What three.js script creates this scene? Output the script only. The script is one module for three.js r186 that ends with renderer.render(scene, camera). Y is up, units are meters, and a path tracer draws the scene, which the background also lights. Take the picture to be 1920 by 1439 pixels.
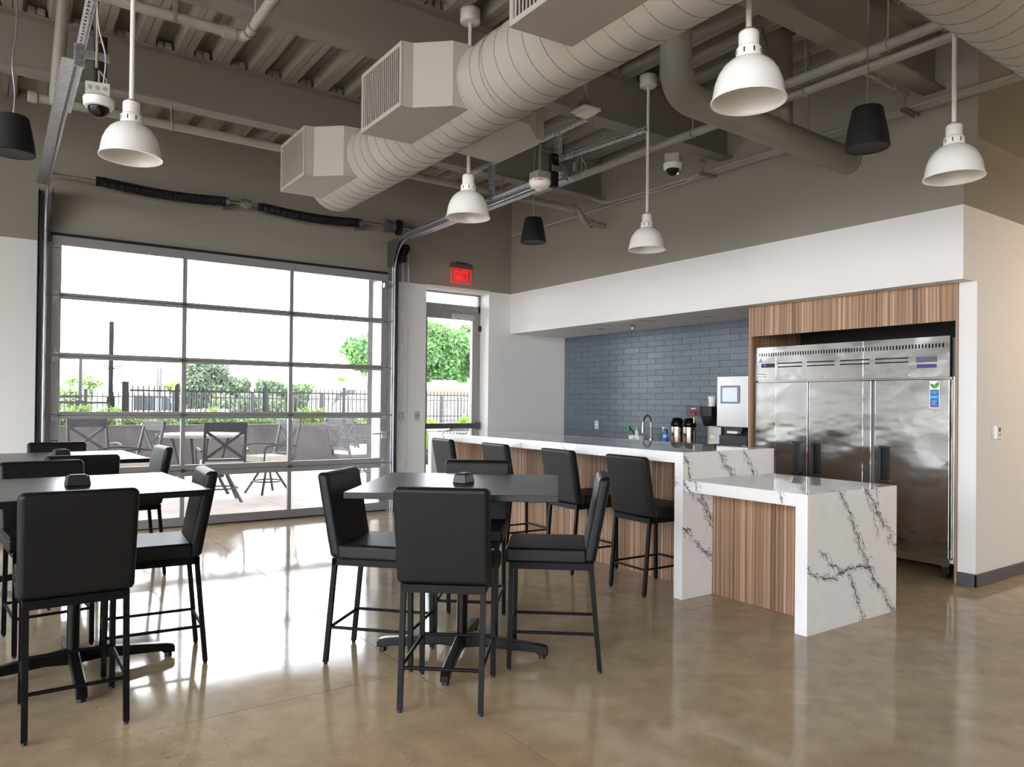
import * as THREE from 'three';
import { RoundedBoxGeometry } from 'three/addons/geometries/RoundedBoxGeometry.js';
import { mergeGeometries } from 'three/addons/utils/BufferGeometryUtils.js';
import { FontLoader } from 'three/addons/loaders/FontLoader.js';
import { TextGeometry } from 'three/addons/geometries/TextGeometry.js';
import { RectAreaLightUniformsLib } from 'three/addons/lights/RectAreaLightUniformsLib.js';
RectAreaLightUniformsLib.init();

// ---------------------------------------------------------------- camera, sky, exposure
const scene = new THREE.Scene();
const camera = new THREE.PerspectiveCamera(2 * Math.atan(719.5 / 1383.858) * 180 / Math.PI, 1920 / 1439, 0.05, 400);
camera.position.set(0, 1.41, 0);
camera.rotation.set(0.0078858, -0.61184988, 0.01082516, 'YXZ');
camera.setViewOffset(1920, 1439, 0, -25.58, 1920, 1439);
const SKY = 5.0;
scene.background = new THREE.Color().setRGB(SKY * 0.96, SKY, SKY * 1.07);
const renderer = new THREE.WebGLRenderer();
renderer.toneMapping = THREE.LinearToneMapping;
renderer.toneMappingExposure = 2.65;
renderer.shadowMap.enabled = true;

// ---------------------------------------------------------------- helpers
let seed = 12345;
const rnd = () => { seed = (seed * 1664525 + 1013904223) >>> 0; return seed / 4294967296; };
const rr = (a, b) => a + (b - a) * rnd();
const V = (x, y, z) => new THREE.Vector3(x, y, z);
const used = new Map();
function numbered(n) { const k = used.get(n) || 0; used.set(n, k + 1); return k ? n + '_' + String(k).padStart(3, '0') : n; }
function thing(name, label, category, group, [x, y, z] = [0, 0, 0], turn = 0) {
  const g = new THREE.Group(); g.name = numbered(name); g.position.set(x, y, z); g.rotation.y = turn;
  g.userData = { label, category }; if (group) g.userData.group = group;
  scene.add(g); return g;
}
function structure(name, label) { const g = new THREE.Group(); g.name = numbered(name); g.userData = { kind: 'structure', label, category: name.replace(/_.*/, '') }; scene.add(g); return g; }
function part(parent, name, geo, mat, label) {
  const m = new THREE.Mesh(Array.isArray(geo) ? merge(geo) : geo, mat); m.name = name; if (label) m.userData.label = label;
  parent.add(m); return m;
}
function copyThing(src, label, [x, y, z], turn) {
  const c = src.clone(); c.name = numbered(src.name.replace(/_\d{3}$/, '')); c.userData = { ...src.userData, label };
  c.position.set(x, y, z); c.rotation.set(0, turn, 0); scene.add(c); return c;
}
function uvm(g) { // uv in metres by the dominant side of each face
  g = g.index ? g.toNonIndexed() : g;
  const p = g.attributes.position, n = g.attributes.normal, uv = new Float32Array(p.count * 2);
  for (let i = 0; i < p.count; i += 3) {
    let ax = 0, ay = 0, az = 0;
    for (let k = 0; k < 3; k++) { ax += n.getX(i + k); ay += n.getY(i + k); az += n.getZ(i + k); }
    ax = Math.abs(ax); ay = Math.abs(ay); az = Math.abs(az);
    for (let k = 0; k < 3; k++) {
      const j = i + k, x = p.getX(j), y = p.getY(j), z = p.getZ(j);
      const [u, v] = ay > ax && ay > az ? [x, z] : ax > az ? [z, y] : [x, y];
      uv[2 * j] = u; uv[2 * j + 1] = v;
    }
  }
  g.setAttribute('uv', new THREE.BufferAttribute(uv, 2)); return g;
}
function merge(list) {
  const l = list.map(g => { g = g.index ? g.toNonIndexed() : g; const o = new THREE.BufferGeometry(); for (const k of ['position', 'normal', 'uv']) if (g.attributes[k]) o.setAttribute(k, g.attributes[k]); if (!o.attributes.uv) o.setAttribute('uv', new THREE.BufferAttribute(new Float32Array(o.attributes.position.count * 2), 2)); return o; });
  return mergeGeometries(l);
}
const box = (x0, x1, y0, y1, z0, z1) => uvm(new THREE.BoxGeometry(x1 - x0, y1 - y0, z1 - z0).translate((x0 + x1) / 2, (y0 + y1) / 2, (z0 + z1) / 2));
const uvShift = (g, du, dv) => { const a = g.attributes.uv; for (let i = 0; i < a.count; i++) a.setXY(i, a.getX(i) + du, a.getY(i) + dv); return g; };
const rbox = (x0, x1, y0, y1, z0, z1, r = 0.004, s = 2) => uvm(new RoundedBoxGeometry(x1 - x0, y1 - y0, z1 - z0, s, r).translate((x0 + x1) / 2, (y0 + y1) / 2, (z0 + z1) / 2));
function rod(a, b, r0, r1 = r0, seg = 12) { // cylinder from a to b
  const d = b.clone().sub(a), L = d.length(), g = new THREE.CylinderGeometry(r1, r0, L, seg);
  g.applyQuaternion(new THREE.Quaternion().setFromUnitVectors(V(0, 1, 0), d.normalize())); const m = a.clone().add(b).multiplyScalar(0.5);
  return g.translate(m.x, m.y, m.z);
}
function bar(a, b, w, h, up = V(0, 1, 0)) { // square bar from a to b
  const d = b.clone().sub(a), L = d.length(), g = new THREE.BoxGeometry(w, h, L);
  const m = new THREE.Matrix4().lookAt(V(0, 0, 0), d.clone().negate(), Math.abs(d.clone().normalize().dot(up)) > 0.98 ? V(0, 0, 1) : up);
  g.applyMatrix4(m); const c = a.clone().add(b).multiplyScalar(0.5); return g.translate(c.x, c.y, c.z);
}
function pipe(pts, r, bend = 0.08, seg = 14) { // tube through points with rounded corners
  const path = new THREE.CurvePath(); let prev = pts[0];
  for (let i = 1; i < pts.length - 1; i++) {
    const a = pts[i].clone().add(pts[i - 1].clone().sub(pts[i]).setLength(bend)), b = pts[i].clone().add(pts[i + 1].clone().sub(pts[i]).setLength(bend));
    path.add(new THREE.LineCurve3(prev, a)); path.add(new THREE.QuadraticBezierCurve3(a, pts[i], b)); prev = b;
  }
  path.add(new THREE.LineCurve3(prev, pts[pts.length - 1]));
  const out = [];
  for (const c of path.curves) out.push(new THREE.TubeGeometry(c, c.isLineCurve3 ? 1 : 8, r, seg));
  return merge(out);
}
function mirrorX(g) { g = (g.index ? g.toNonIndexed() : g.clone()).scale(-1, 1, 1); for (const a of Object.values(g.attributes)) for (let i = 0; i < a.count; i += 3) for (let k = 0; k < a.itemSize; k++) { const p = (i + 1) * a.itemSize + k, q = (i + 2) * a.itemSize + k, t = a.array[p]; a.array[p] = a.array[q]; a.array[q] = t; } return g; }
const lathe = (pts, seg = 32) => new THREE.LatheGeometry(pts.map(p => new THREE.Vector2(p[0], p[1])), seg);
function extrude(points, depth, bevel = 0) {
  const s = new THREE.Shape(points.map(p => new THREE.Vector2(p[0], p[1])));
  return new THREE.ExtrudeGeometry(s, { depth, bevelEnabled: bevel > 0, bevelSize: bevel, bevelThickness: bevel, bevelSegments: 2 });
}
const rect = (x0, x1, y0, y1) => { const p = new THREE.Path(); p.moveTo(x0, y0); p.lineTo(x1, y0); p.lineTo(x1, y1); p.lineTo(x0, y1); p.closePath(); return p; };

// ---------------------------------------------------------------- textures
function hash(x, y, s) { let h = Math.imul(x, 374761393) ^ Math.imul(y, 668265263) ^ Math.imul(s, 2246822519); h = Math.imul(h ^ (h >>> 13), 1274126177); return ((h ^ (h >>> 16)) >>> 0) / 4294967296; }
function vnoise(x, y, per, s) { // tiling value noise, per cells
  const xi = Math.floor(x), yi = Math.floor(y); let fx = x - xi, fy = y - yi; fx = fx * fx * (3 - 2 * fx); fy = fy * fy * (3 - 2 * fy);
  const X0 = ((xi % per) + per) % per, X1 = (X0 + 1) % per, Y0 = ((yi % per) + per) % per, Y1 = (Y0 + 1) % per;
  const a = hash(X0, Y0, s), b = hash(X1, Y0, s), c = hash(X0, Y1, s), d = hash(X1, Y1, s);
  return a + (b - a) * fx + (c - a) * fy + (a - b - c + d) * fx * fy;
}
function fbm(u, v, base, oct, s) { let a = 0, w = 0.5, f = base, t = 0; for (let i = 0; i < oct; i++) { a += w * vnoise(u * f, v * f, f, s + i * 17); t += w; w *= 0.5; f *= 2; } return a / t; }
function texture(w, h, fn, metresU, metresV, srgb = true) {
  const d = new Uint8Array(w * h * 4);
  for (let y = 0; y < h; y++) for (let x = 0; x < w; x++) { const c = fn(x / w, y / h, x, y), i = (y * w + x) * 4; d[i] = c[0]; d[i + 1] = c[1]; d[i + 2] = c[2]; d[i + 3] = 255; }
  const t = new THREE.DataTexture(d, w, h); finish(t, metresU, metresV, srgb); return t;
}
function finish(t, mu, mv, srgb) { t.wrapS = t.wrapT = THREE.RepeatWrapping; t.magFilter = THREE.LinearFilter; t.minFilter = THREE.LinearMipmapLinearFilter; t.repeat.set(1 / mu, 1 / mv); if (srgb) t.colorSpace = THREE.SRGBColorSpace; t.needsUpdate = true; }
const cl = x => Math.max(0, Math.min(255, x));
const grey = v => { v = cl(v); return [v, v, v]; };
// polished concrete: mottled tan with fine sand and dark aggregate specks in patches
const concreteTex = texture(2048, 2048, (u, v, x, y) => {
  const a = fbm(u, v, 4, 5, 3) - 0.5, b = fbm(u, v, 64, 3, 40) - 0.5, c = hash(x, y, 9) - 0.5, p = fbm(u, v, 8, 3, 77);
  let sp = 0; const h = vnoise(u * 620, v * 620, 620, 91); if (h > 0.9) sp = -(h - 0.9) * 900 * Math.max(0, Math.min(1, (p - 0.5) * 9)); if (hash(x, y, 333) > 0.9997) sp += 60;
  const l = 1 + a * 0.34 + b * 0.16 + c * 0.07, w = fbm(u, v, 3, 3, 200) - 0.5;
  return [cl(176 * l + w * 22 + sp), cl(158 * l + w * 10 + sp), cl(130 * l - w * 5 + sp)];
}, 5.2, 5.2);
const concreteRough = texture(512, 512, (u, v) => grey(12 + 24 * fbm(u, v, 8, 5, 15)), 3.1, 3.1, false);
// zebra wood veneer, grain along v
const woodTex = (() => {
  const line = []; for (let x = 0; x < 1024; x++) { const u = x / 1024; line.push([fbm(u, 0.5, 40, 3, 5), fbm(u, 0.2, 120, 2, 8), vnoise(u * 200, 3.3, 200, 12)]); }
  return texture(1024, 512, (u, v) => {
    const w = u + 0.006 * (fbm(u, v, 4, 3, 31) - 0.5) + 0.0016 * (fbm(u, v, 16, 2, 32) - 0.5), i = ((Math.floor(w * 1024) % 1024) + 1024) % 1024, L = line[i];
    const g = vnoise(u * 420, v * 12, 420, 61) - 0.5;
    let t = (L[0] - 0.5) * 0.55 + (L[1] - 0.5) * 0.9 + (L[2] - 0.5) * 0.75 + g * 0.2; const k = Math.max(-1, Math.min(1, t * 1.6));
    return k < 0 ? [cl(164 + 70 * k), cl(131 + 62 * k), cl(103 + 54 * k)] : [cl(164 + 46 * k), cl(131 + 48 * k), cl(103 + 48 * k)];
  }, 1.15, 2.6);
})();
// dark laminate of the table tops with a faint straight grain along u
const laminateTex = texture(512, 512, (u, v) => { const t = (fbm(v * 1.0, u * 0.06, 64, 3, 5) - 0.5) * 22 + (hash(Math.floor(v * 512), 1, 3) - 0.5) * 8; return [cl(50 + t), cl(47 + t), cl(47 + t)]; }, 0.9, 0.9);
// white quartz with charcoal veins
const quartzTex = (() => {
  const S = 2048, M = 2.1, cv = document.createElement('canvas'); cv.width = cv.height = S; const c = cv.getContext('2d');
  c.fillStyle = '#eeedeb'; c.fillRect(0, 0, S, S);
  seed = 77;
  for (let i = 0; i < 900; i++) { c.fillStyle = `rgba(${rnd() > 0.5 ? '205,206,208' : '250,250,248'},0.05)`; c.beginPath(); c.ellipse(rnd() * S, rnd() * S, rr(10, 90), rr(6, 40), rnd() * 3, 0, 7); c.fill(); }
  const stroke = (pts, w, col) => { c.strokeStyle = col; c.lineWidth = w; c.lineCap = 'round'; c.lineJoin = 'round'; c.beginPath(); pts.forEach((p, i) => i ? c.lineTo(p[0], p[1]) : c.moveTo(p[0], p[1])); c.stroke(); };
  const walk = (x0, y0, x1, y1, jit) => { const n = Math.max(4, Math.round(Math.hypot(x1 - x0, y1 - y0) / 9)), out = []; let ox = 0, oy = 0; for (let i = 0; i <= n; i++) { const t = i / n; ox += rr(-jit, jit); oy += rr(-jit, jit); ox *= 0.9; oy *= 0.9; out.push([x0 + (x1 - x0) * t + ox, y0 + (y1 - y0) * t + oy]); } return out; };
  const X = u => ((u % M) + M) % M / M * S, Y = v => S - ((v % M) + M) % M / M * S;
  const vein = (pts, s) => { // pts in metres
    for (let k = 1; k < pts.length; k++) {
      const [a, b] = [pts[k - 1], pts[k]], x0 = X(a[0]), y0 = Y(a[1]), x1 = x0 + (b[0] - a[0]) / M * S, y1 = y0 - (b[1] - a[1]) / M * S, L = Math.hypot(x1 - x0, y1 - y0);
      const main = walk(x0, y0, x1, y1, 10);
      stroke(main, 34 * s, 'rgba(150,155,162,0.06)'); stroke(main, 16 * s, 'rgba(130,136,145,0.08)');
      for (let i = 1; i < main.length; i++) stroke([main[i - 1], main[i]], Math.pow(rnd(), 2) * 8.5 * s + 0.8, `rgba(34,40,50,${rr(0.45, 1)})`);
      for (let i = 0; i < L / 2.6; i++) { const m = main[Math.floor(rnd() * main.length)], an = Math.atan2(y1 - y0, x1 - x0) + rr(-0.6, 0.6), l = rr(8, 60) * s, off = (rnd() + rnd() + rnd() - 1.5) * 44 * s; const sx = m[0] + off, sy = m[1] + rr(-10, 10); stroke(walk(sx, sy, sx + Math.cos(an) * l, sy + Math.sin(an) * l, 6), (0.6 + Math.pow(rnd(), 3) * 4.5) * s, `rgba(46,52,62,${rr(0.25, 0.9)})`); }
    }
  };
  // end slab of the low counter: u from 4.08 to 5.13, v from 0 to 0.87
  vein([[4.43, 0.90], [4.58, 0.66], [4.70, 0.46], [4.82, 0.27], [4.98, 0.12], [5.10, 0.0]], 1.0);
  vein([[4.70, 0.90], [4.90, 0.68], [5.04, 0.52], [5.16, 0.40]], 1.0);
  vein([[4.02, 0.42], [4.22, 0.35], [4.40, 0.34], [4.62, 0.37], [4.80, 0.29]], 0.9);
  vein([[4.53, 0.34], [4.62, 0.20], [4.71, 0.0], [4.76, -0.1]], 0.9);
  // end slab of the high bar, drawn 1.02 higher in the sheet: v from 1.02 to 2.09
  vein([[4.14, 1.86], [4.24, 1.74], [4.34, 1.60], [4.46, 1.46]], 0.9); vein([[4.06, 1.56], [4.2, 1.44], [4.34, 1.34], [4.5, 1.22]], 0.9);
  vein([[4.06, 2.09], [4.14, 1.98], [4.17, 1.88]], 0.8); vein([[4.46, 2.09], [4.56, 1.98], [4.68, 1.84]], 0.95); vein([[4.76, 2.09], [4.85, 1.98], [4.90, 1.84]], 0.85);
  for (let i = 0; i < 7; i++) { const u = rr(-0.1, 1.7), v = rr(0.3, M); vein([[u, v], [u + rr(0.05, 0.25), v - rr(0.15, 0.3)]], rr(0.4, 0.8)); }
  for (let i = 0; i < 420; i++) { const x = rnd() * S, y = rnd() * S, an = rr(0.8, 1.9), l = rr(10, 70); stroke(walk(x, y, x + Math.cos(an) * l, y + Math.sin(an) * l, 4), rr(0.4, 1.5), `rgba(120,126,134,${rr(0.08, 0.35)})`); }
  const t = new THREE.CanvasTexture(cv); finish(t, M, M, true); return t;
})();
const plasterBump = texture(512, 512, (u, v) => grey(255 * fbm(u, v, 32, 4, 55)), 1.2, 1.2, false);
const vinylBump = texture(256, 256, (u, v) => grey(255 * fbm(u, v, 64, 2, 71)), 0.12, 0.12, false);
const steelBump = texture(512, 512, (u, v) => grey(255 * (0.75 * fbm(u * 0.5, v, 6, 3, 81) + 0.25 * fbm(u, v, 3, 2, 82))), 0.9, 0.9, false);
const galvTex = texture(256, 256, (u, v) => { const k = fbm(u, v, 24, 2, 19); const q = 150 + 70 * k; return [cl(q), cl(q + 2), cl(q + 5)]; }, 0.3, 0.3);
const stoneTex = texture(512, 512, (u, v, x, y) => { const k = fbm(u, v, 6, 5, 23) - 0.5, n = hash(x, y, 4) - 0.5; const q = 1 + k * 0.34 + n * 0.08; return [cl(150 * q), cl(146 * q), cl(143 * q)]; }, 2.2, 2.2);
const patioTex = texture(512, 512, (u, v, x, y) => { const k = fbm(u, v, 6, 5, 29) - 0.5, n = hash(x, y, 6) - 0.5; const q = 1 + k * 0.2 + n * 0.06; return [cl(196 * q), cl(184 * q), cl(176 * q)]; }, 2.2, 2.2);
const asphaltTex = texture(512, 512, (u, v, x, y) => { const k = fbm(u, v, 8, 4, 33) - 0.5, n = hash(x, y, 8) - 0.5; const q = 1 + k * 0.3 + n * 0.2; return [cl(140 * q), cl(140 * q), cl(138 * q)]; }, 4, 4);
const barkTex = texture(128, 256, (u, v) => { const k = fbm(u, v * 0.3, 16, 3, 37); return [cl(110 + 70 * k), cl(98 + 62 * k), cl(84 + 54 * k)]; }, 0.5, 1);

// ---------------------------------------------------------------- materials
const std = (color, roughness = 0.6, o = {}) => new THREE.MeshStandardMaterial({ color, roughness, ...o });
const phys = (color, roughness, o = {}) => new THREE.MeshPhysicalMaterial({ color, roughness, ...o });
const M = {
  floor: phys('#ffffff', 1, { map: concreteTex, roughnessMap: concreteRough, specularIntensity: 0.45, ior: 1.5 }),
  white: std('#e9e8e4', 0.62, { bumpMap: plasterBump, bumpScale: 0.0006 }),
  taupe: std('#938d81', 0.7, { bumpMap: plasterBump, bumpScale: 0.0006 }),
  deck: std('#938e82', 0.62), beam: std('#878278', 0.6), duct: std('#a49f93', 0.52), pipe: std('#938f84', 0.5), conduit: std('#a5a297', 0.45),
  bigpipe: std('#8b867a', 0.6),
  seam: std('#6f6a60', 0.6),
  base: std('#55555a', 0.5),
  alu: std('#989593', 0.45, { metalness: 0.15 }), aluDark: std('#5c5a5a', 0.45, { metalness: 0.3 }),
  rubber: std('#1c1c1d', 0.7), black: std('#131314', 0.5), blackGloss: phys('#0c0c0d', 0.28, { specularIntensity: 0.6 }), blackMatte: std('#0c0c0d', 0.85),
  galv: std('#ffffff', 0.34, { map: galvTex, metalness: 0.85 }), galvDark: std('#6f7478', 0.4, { metalness: 0.7 }),
  steelBright: std('#d8d8d8', 0.18, { metalness: 1 }),
  stainless: phys('#c2c1be', 0.2, { metalness: 1, bumpMap: steelBump, bumpScale: 0.012, anisotropy: 0.6 }),
  stainlessFlat: phys('#b4b3b0', 0.32, { metalness: 1 }),
  glass: phys('#ffffff', 0.02, { transmission: 1, thickness: 0, ior: 1.5 }),
  clear: phys('#ffffff', 0.03, { transmission: 1, thickness: 0, ior: 1.45 }),
  vinyl: phys('#161617', 0.46, { bumpMap: vinylBump, bumpScale: 0.0004, specularIntensity: 0.6 }),
  chairFrame: phys('#0b0b0c', 0.5, { specularIntensity: 0.4 }), laminate: phys('#9c9c9c', 0.28, { map: laminateTex, specularIntensity: 0.7 }),
  wood: std('#ffffff', 0.5, { map: woodTex }), quartz: phys('#ffffff', 0.02, { map: quartzTex, ior: 1.58 }),
  tile: std('#646f78', 0.36), tileB: std('#67727b', 0.35), tileC: std('#616c75', 0.38), grout: std('#454b51', 0.8),
  enamel: phys('#f0efea', 0.3, { clearcoat: 0.3 }), whitePlastic: std('#ecebe6', 0.45), greyPlastic: std('#8b8b88', 0.5), darkPlastic: std('#2b2b2e', 0.45),
  plate: std('#b9b9b4', 0.45), speaker: std('#070708', 0.75), speakerGrille: std('#2c2c2d', 0.6, { metalness: 0.3 }),
  cream: std('#d9d4c8', 0.7), stone: std('#ffffff', 0.85, { map: stoneTex }), patio: std('#ffffff', 0.85, { map: patioTex }), asphalt: std('#ffffff', 0.9, { map: asphaltTex }),
  planterWall: std('#858486', 0.85, { map: stoneTex }),
  fence: std('#141517', 0.5), patioMetal: std('#3d3e43', 0.55), patioDark: std('#34353a', 0.55), cushion: std('#cfc7bd', 0.9), tableStone: std('#c4b2a8', 0.6),
  bark: std('#ffffff', 0.9, { map: barkTex }), soil: std('#4a3f35', 1), poleWood: std('#9a8672', 0.9),
  vanWhite: std('#bdbdbb', 0.4), vanGlass: std('#23282b', 0.25), brownStripe: std('#8a5b43', 0.6), tan: std('#cdb79a', 0.7),
  red: std('#b5232a', 0.4), blue: std('#1f63c0', 0.35), green: std('#3f9a4c', 0.6), yellow: std('#e6d53a', 0.6), purple: std('#3f3a86', 0.5),
  foam: std('#f2f2ee', 0.6), nickel: std('#a89c8a', 0.25, { metalness: 1 }), airpotSteel: std('#b9ada0', 0.22, { metalness: 1 }),
  exitRed: std('#ff2030', 0.5, { emissive: '#ff1020', emissiveIntensity: 0.4 }), ledBlue: std('#26349a', 0.4, { emissive: '#3050ff', emissiveIntensity: 0.35 }),
  screenGlow: std('#c9d4e6', 0.2, { emissive: '#c9d6ee', emissiveIntensity: 0.12 }), lampGlow: std('#fff0d8', 0.5, { emissive: '#ffd9a0', emissiveIntensity: 3 }),
};
const leafMat = (c) => new THREE.MeshPhysicalMaterial({ color: c, roughness: 0.8, transmission: 0.35, thickness: 0, side: THREE.DoubleSide });
const font = await new FontLoader().loadAsync('fonts/droid/droid_sans_bold.typeface.json');
function text(str, size, depth) { const g = new TextGeometry(str, { font, size, depth, height: depth, curveSegments: 3, bevelEnabled: false }); g.computeBoundingBox(); const b = g.boundingBox; g.translate(-(b.min.x + b.max.x) / 2, -(b.min.y + b.max.y) / 2, 0); return g; }
console.log('textures done');

// ================================================================ SETTING
const ZB = -8.82, XL = -2.8, XR = 6.15, YD = 4.38, ZF = 8.2, XE = 10.2, PY = 2.995;
// floor slabs with sawn joints
{
  const f = structure('floor', 'polished tan concrete floor with sawn joints');
  part(f, 'joint_bed', box(XL, XE, -0.2, -0.006, -9.0, ZF), std('#5a5148', 0.9));
  const xs = [XL, -0.825, 1.81, 4.445, 7.08, XE], zs = [-9.0, -6.09, -3.45, -0.81, 1.83, 4.47, ZF], j = 0.0022;
  for (let i = 0; i < 5; i++) for (let k = 0; k < 6; k++) part(f, 'slab', box(xs[i] + j, xs[i + 1] - j, -0.03, 0, zs[k] + j, zs[k + 1] - j), M.floor);
}
// ceiling: roof plate and fluted deck sheets
{
  const c = structure('ceiling', 'taupe painted fluted metal roof deck');
  part(c, 'roof_plate', box(XL - 0.2, XE, 4.5, 4.7, ZB - 0.3, ZF), M.deck);
  const P = 0.305, prof = [[0.0025, 0], [0.062, 0], [0.088, 0.1], [0.1500, 0.1], [0.1505, 0.106], [0.1545, 0.106], [0.155, 0.1], [0.217, 0.1], [0.243, 0], [P - 0.0025, 0]];
  const top = prof.map(([x, y]) => [x, y + 0.004]).reverse();
  const g = extrude([...prof, ...top], ZF - ZB + 0.2);
  const n0 = Math.floor((XL - 1.295) / P), n1 = Math.ceil((XE - 1.295) / P);
  for (let i = n0; i < n1; i++) part(c, 'deck_sheet', g, M.deck).position.set(1.295 + i * P, YD, ZB - 0.1);
}
// roof beams along x
{
  const w = 0.085, t = 0.018, d = 0.44, b = 0.007;
  const sh = [[-w, 0], [w, 0], [w, t], [b, t], [b, d - t], [w, d - t], [w, d], [-w, d], [-w, d - t], [-b, d - t], [-b, t], [-w, t]];
  const closer = mergeGeometries([uvm(new RoundedBoxGeometry(0.055, 0.06, 0.05, 2, 0.012).translate(-0.034, 0, 0)), uvm(new RoundedBoxGeometry(0.055, 0.06, 0.05, 2, 0.012).translate(0.034, 0, 0))]);
  for (const z of [-6.885, -4.96, -2.905, -0.9, 1.1, 3.1, 5.1, 7.1]) {
    const g = structure('ceiling_beam', 'taupe painted steel roof beam under the deck'); g.userData.category = 'beam';
    part(g, 'i_section', extrude(sh, (z > -2 ? XE : XR) - XL).rotateY(Math.PI / 2).translate(XL, YD - d, z), M.beam);
    if (z < -2) for (let i = -12; i < 16; i++) part(g, 'rib_closure', closer, M.deck).position.set(1.295 + (i + 0.5) * 0.305, YD + 0.035, z + 0.06);
  }
}
// back wall with the overhead door opening and the glass door opening
const GX0 = 0.50, GX1 = 4.12, GY = 3.04, DX0 = 4.76, DX1 = 5.77;
{
  const w = structure('wall_back', 'back wall, white below and taupe above'), z0 = -9.12, z1 = ZB;
  part(w, 'lower_wall', [box(XL - 0.2, GX0, -0.1, PY, z0, z1), box(GX1, DX0, -0.1, PY, z0, z1), box(DX1, 7.4, -0.1, PY, z0, z1)], M.white);
  part(w, 'upper_wall', [box(XL - 0.2, GX0, PY, 4.5, z0, z1), box(GX0, GX1, GY, 4.5, z0, z1), box(GX1, 7.4, PY, 4.5, z0, z1)], M.taupe);
  part(w, 'head_trim', box(DX0 - 0.01, DX1 + 0.002, PY - 0.03, PY + 0.008, z0 + 0.02, z1 + 0.006), M.white);
}
// left wall: tall daylight windows between piers
{
  const w = structure('wall_left', 'white wall with tall windows'), x0 = XL - 0.2, x1 = XL, H0 = 0.12, H1 = 4.2;
  const spans = []; for (let i = 0; i < 8; i++) spans.push([-8.3 + i * 2.05, -8.3 + i * 2.05 + 1.9, i ? H1 : 2.25]);
  const g = [box(x0, x1, -0.1, H0, ZB, ZF), box(x0, x1, H0, H1, ZB, spans[0][0]), box(x0, x1, H0, H1, spans[7][1], ZF), box(x0, x1, 2.25, H1, spans[0][0], spans[0][1])];
  for (let i = 0; i < 7; i++) g.push(box(x0, x1, H0, H1, spans[i][1], spans[i + 1][0]));
  part(w, 'lower_wall', g, M.white); part(w, 'upper_wall', box(x0, x1, H1, 4.5, ZB, ZF), M.taupe);
  spans.forEach(([a, b, h], i) => {
    const n = structure('window_' + (i + 1), 'tall aluminium framed window'); const F = 0.05, fr = [];
    for (const y of [H0, H0 + 0.85, 2.2, 3.3, H1 - F]) if (y < h) fr.push(box(x0 + 0.06, x0 + 0.13, y, y + F, a, b));
    for (const z of [a, b - F, (a + b - F) / 2]) fr.push(box(x0 + 0.06, x0 + 0.13, H0, h, z, z + F));
    part(n, 'window_frame', fr, M.alu); part(n, 'pane', box(x0 + 0.09, x0 + 0.096, H0 + F, h - F, a + F, b - F), M.glass);
  });
}
{
  const w = structure('wall_front', 'taupe wall behind the viewer'); part(w, 'lower_wall', box(XL - 0.2, XE + 0.2, -0.1, PY, ZF, ZF + 0.2), M.taupe); part(w, 'upper_wall', box(XL - 0.2, XE + 0.2, PY, 4.5, ZF, ZF + 0.2), M.taupe);
  const e = structure('wall_end', 'white wall at the far right'); part(e, 'lower_wall', box(XE, XE + 0.2, -0.1, PY, -2.9, ZF), M.white); part(e, 'upper_wall', box(XE, XE + 0.2, PY, 4.5, -2.9, ZF), M.taupe);
}
// right wall: soffit over the kitchen, taupe wall above, return wall with pier
{
  const w = structure('wall_right', 'right wall with white kitchen soffit and taupe upper part');
  part(w, 'soffit', [box(XR, 7.4, 2.415, PY, ZB, -2.68), box(7.4, XE, 2.415, PY, -2.95, -2.68)], M.white);
  part(w, 'upper_wall', [box(XR, 7.4, PY, 3.486, ZB, -2.68), box(7.4, XE, PY, 3.486, -2.95, -2.68), box(XR, 7.4, 3.486, 4.5, ZB, -2.58), box(7.4, XE, 3.486, 4.5, -2.95, -2.58)], M.taupe);
  part(w, 'return_wall', box(6.33, XE, -0.1, 2.415, -2.79, -2.655), M.white);
  const b = structure('baseboard_right', 'dark grey rubber wall base on the return wall');
  part(b, 'base_strip', [rbox(6.318, XE, 0, 0.1, -2.66, -2.643, 0.003), rbox(6.318, 6.332, 0, 0.1, -2.79, -2.643, 0.003)], M.base);
  const bb = structure('baseboard_back', 'dark grey rubber wall base on the back wall');
  part(bb, 'base_strip', [box(XL, 0.4, 0, 0.1, ZB, ZB + 0.012), box(4.27, DX0, 0, 0.1, ZB, ZB + 0.012), box(DX1, 6.5, 0, 0.1, ZB, ZB + 0.012)], M.base);
}
// tiled kitchen wall, running bond of 12 by 3 inch tiles
{
  const w = structure('wall_kitchen', 'slate grey tiled kitchen wall in running bond');
  part(w, 'backing', box(7.178, 7.4, -0.1, 2.415, ZB, -2.79), M.grout);
  const L = 0.3015, Hh = 0.0778, g = 0.003, full = rbox(7.168, 7.182, 0, Hh - g, 0, L - g, 0.0018, 1), mats = [M.tile, M.tileB, M.tileC];
  for (let r = 0; r < 20; r++) {
    const y = 0.86 + r * Hh; let z = -4.80 - L - (r % 2 ? L / 2 : 0), first = r % 2;
    if (first) part(w, 'tile', rbox(7.168, 7.182, y, Math.min(y + Hh - g, 2.414), -4.80 - L / 2, -4.80 - g, 0.0018, 1), M.tile);
    for (; z > ZB - L; z -= L) {
      const y1 = Math.min(y + Hh - g, 2.414), m = mats[Math.floor(rnd() * 3)];
      if (z < ZB) { if (z + L - ZB > 0.02) part(w, 'tile', rbox(7.168, 7.182, y, y1, ZB, z + L - g, 0.0018, 1), m); }
      else if (r < 19) part(w, 'tile', full, m).position.set(0, y, z); else part(w, 'tile', rbox(7.168, 7.182, y, y1, z, z + L - g, 0.0018, 1), m);
    }
  }
}
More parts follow.
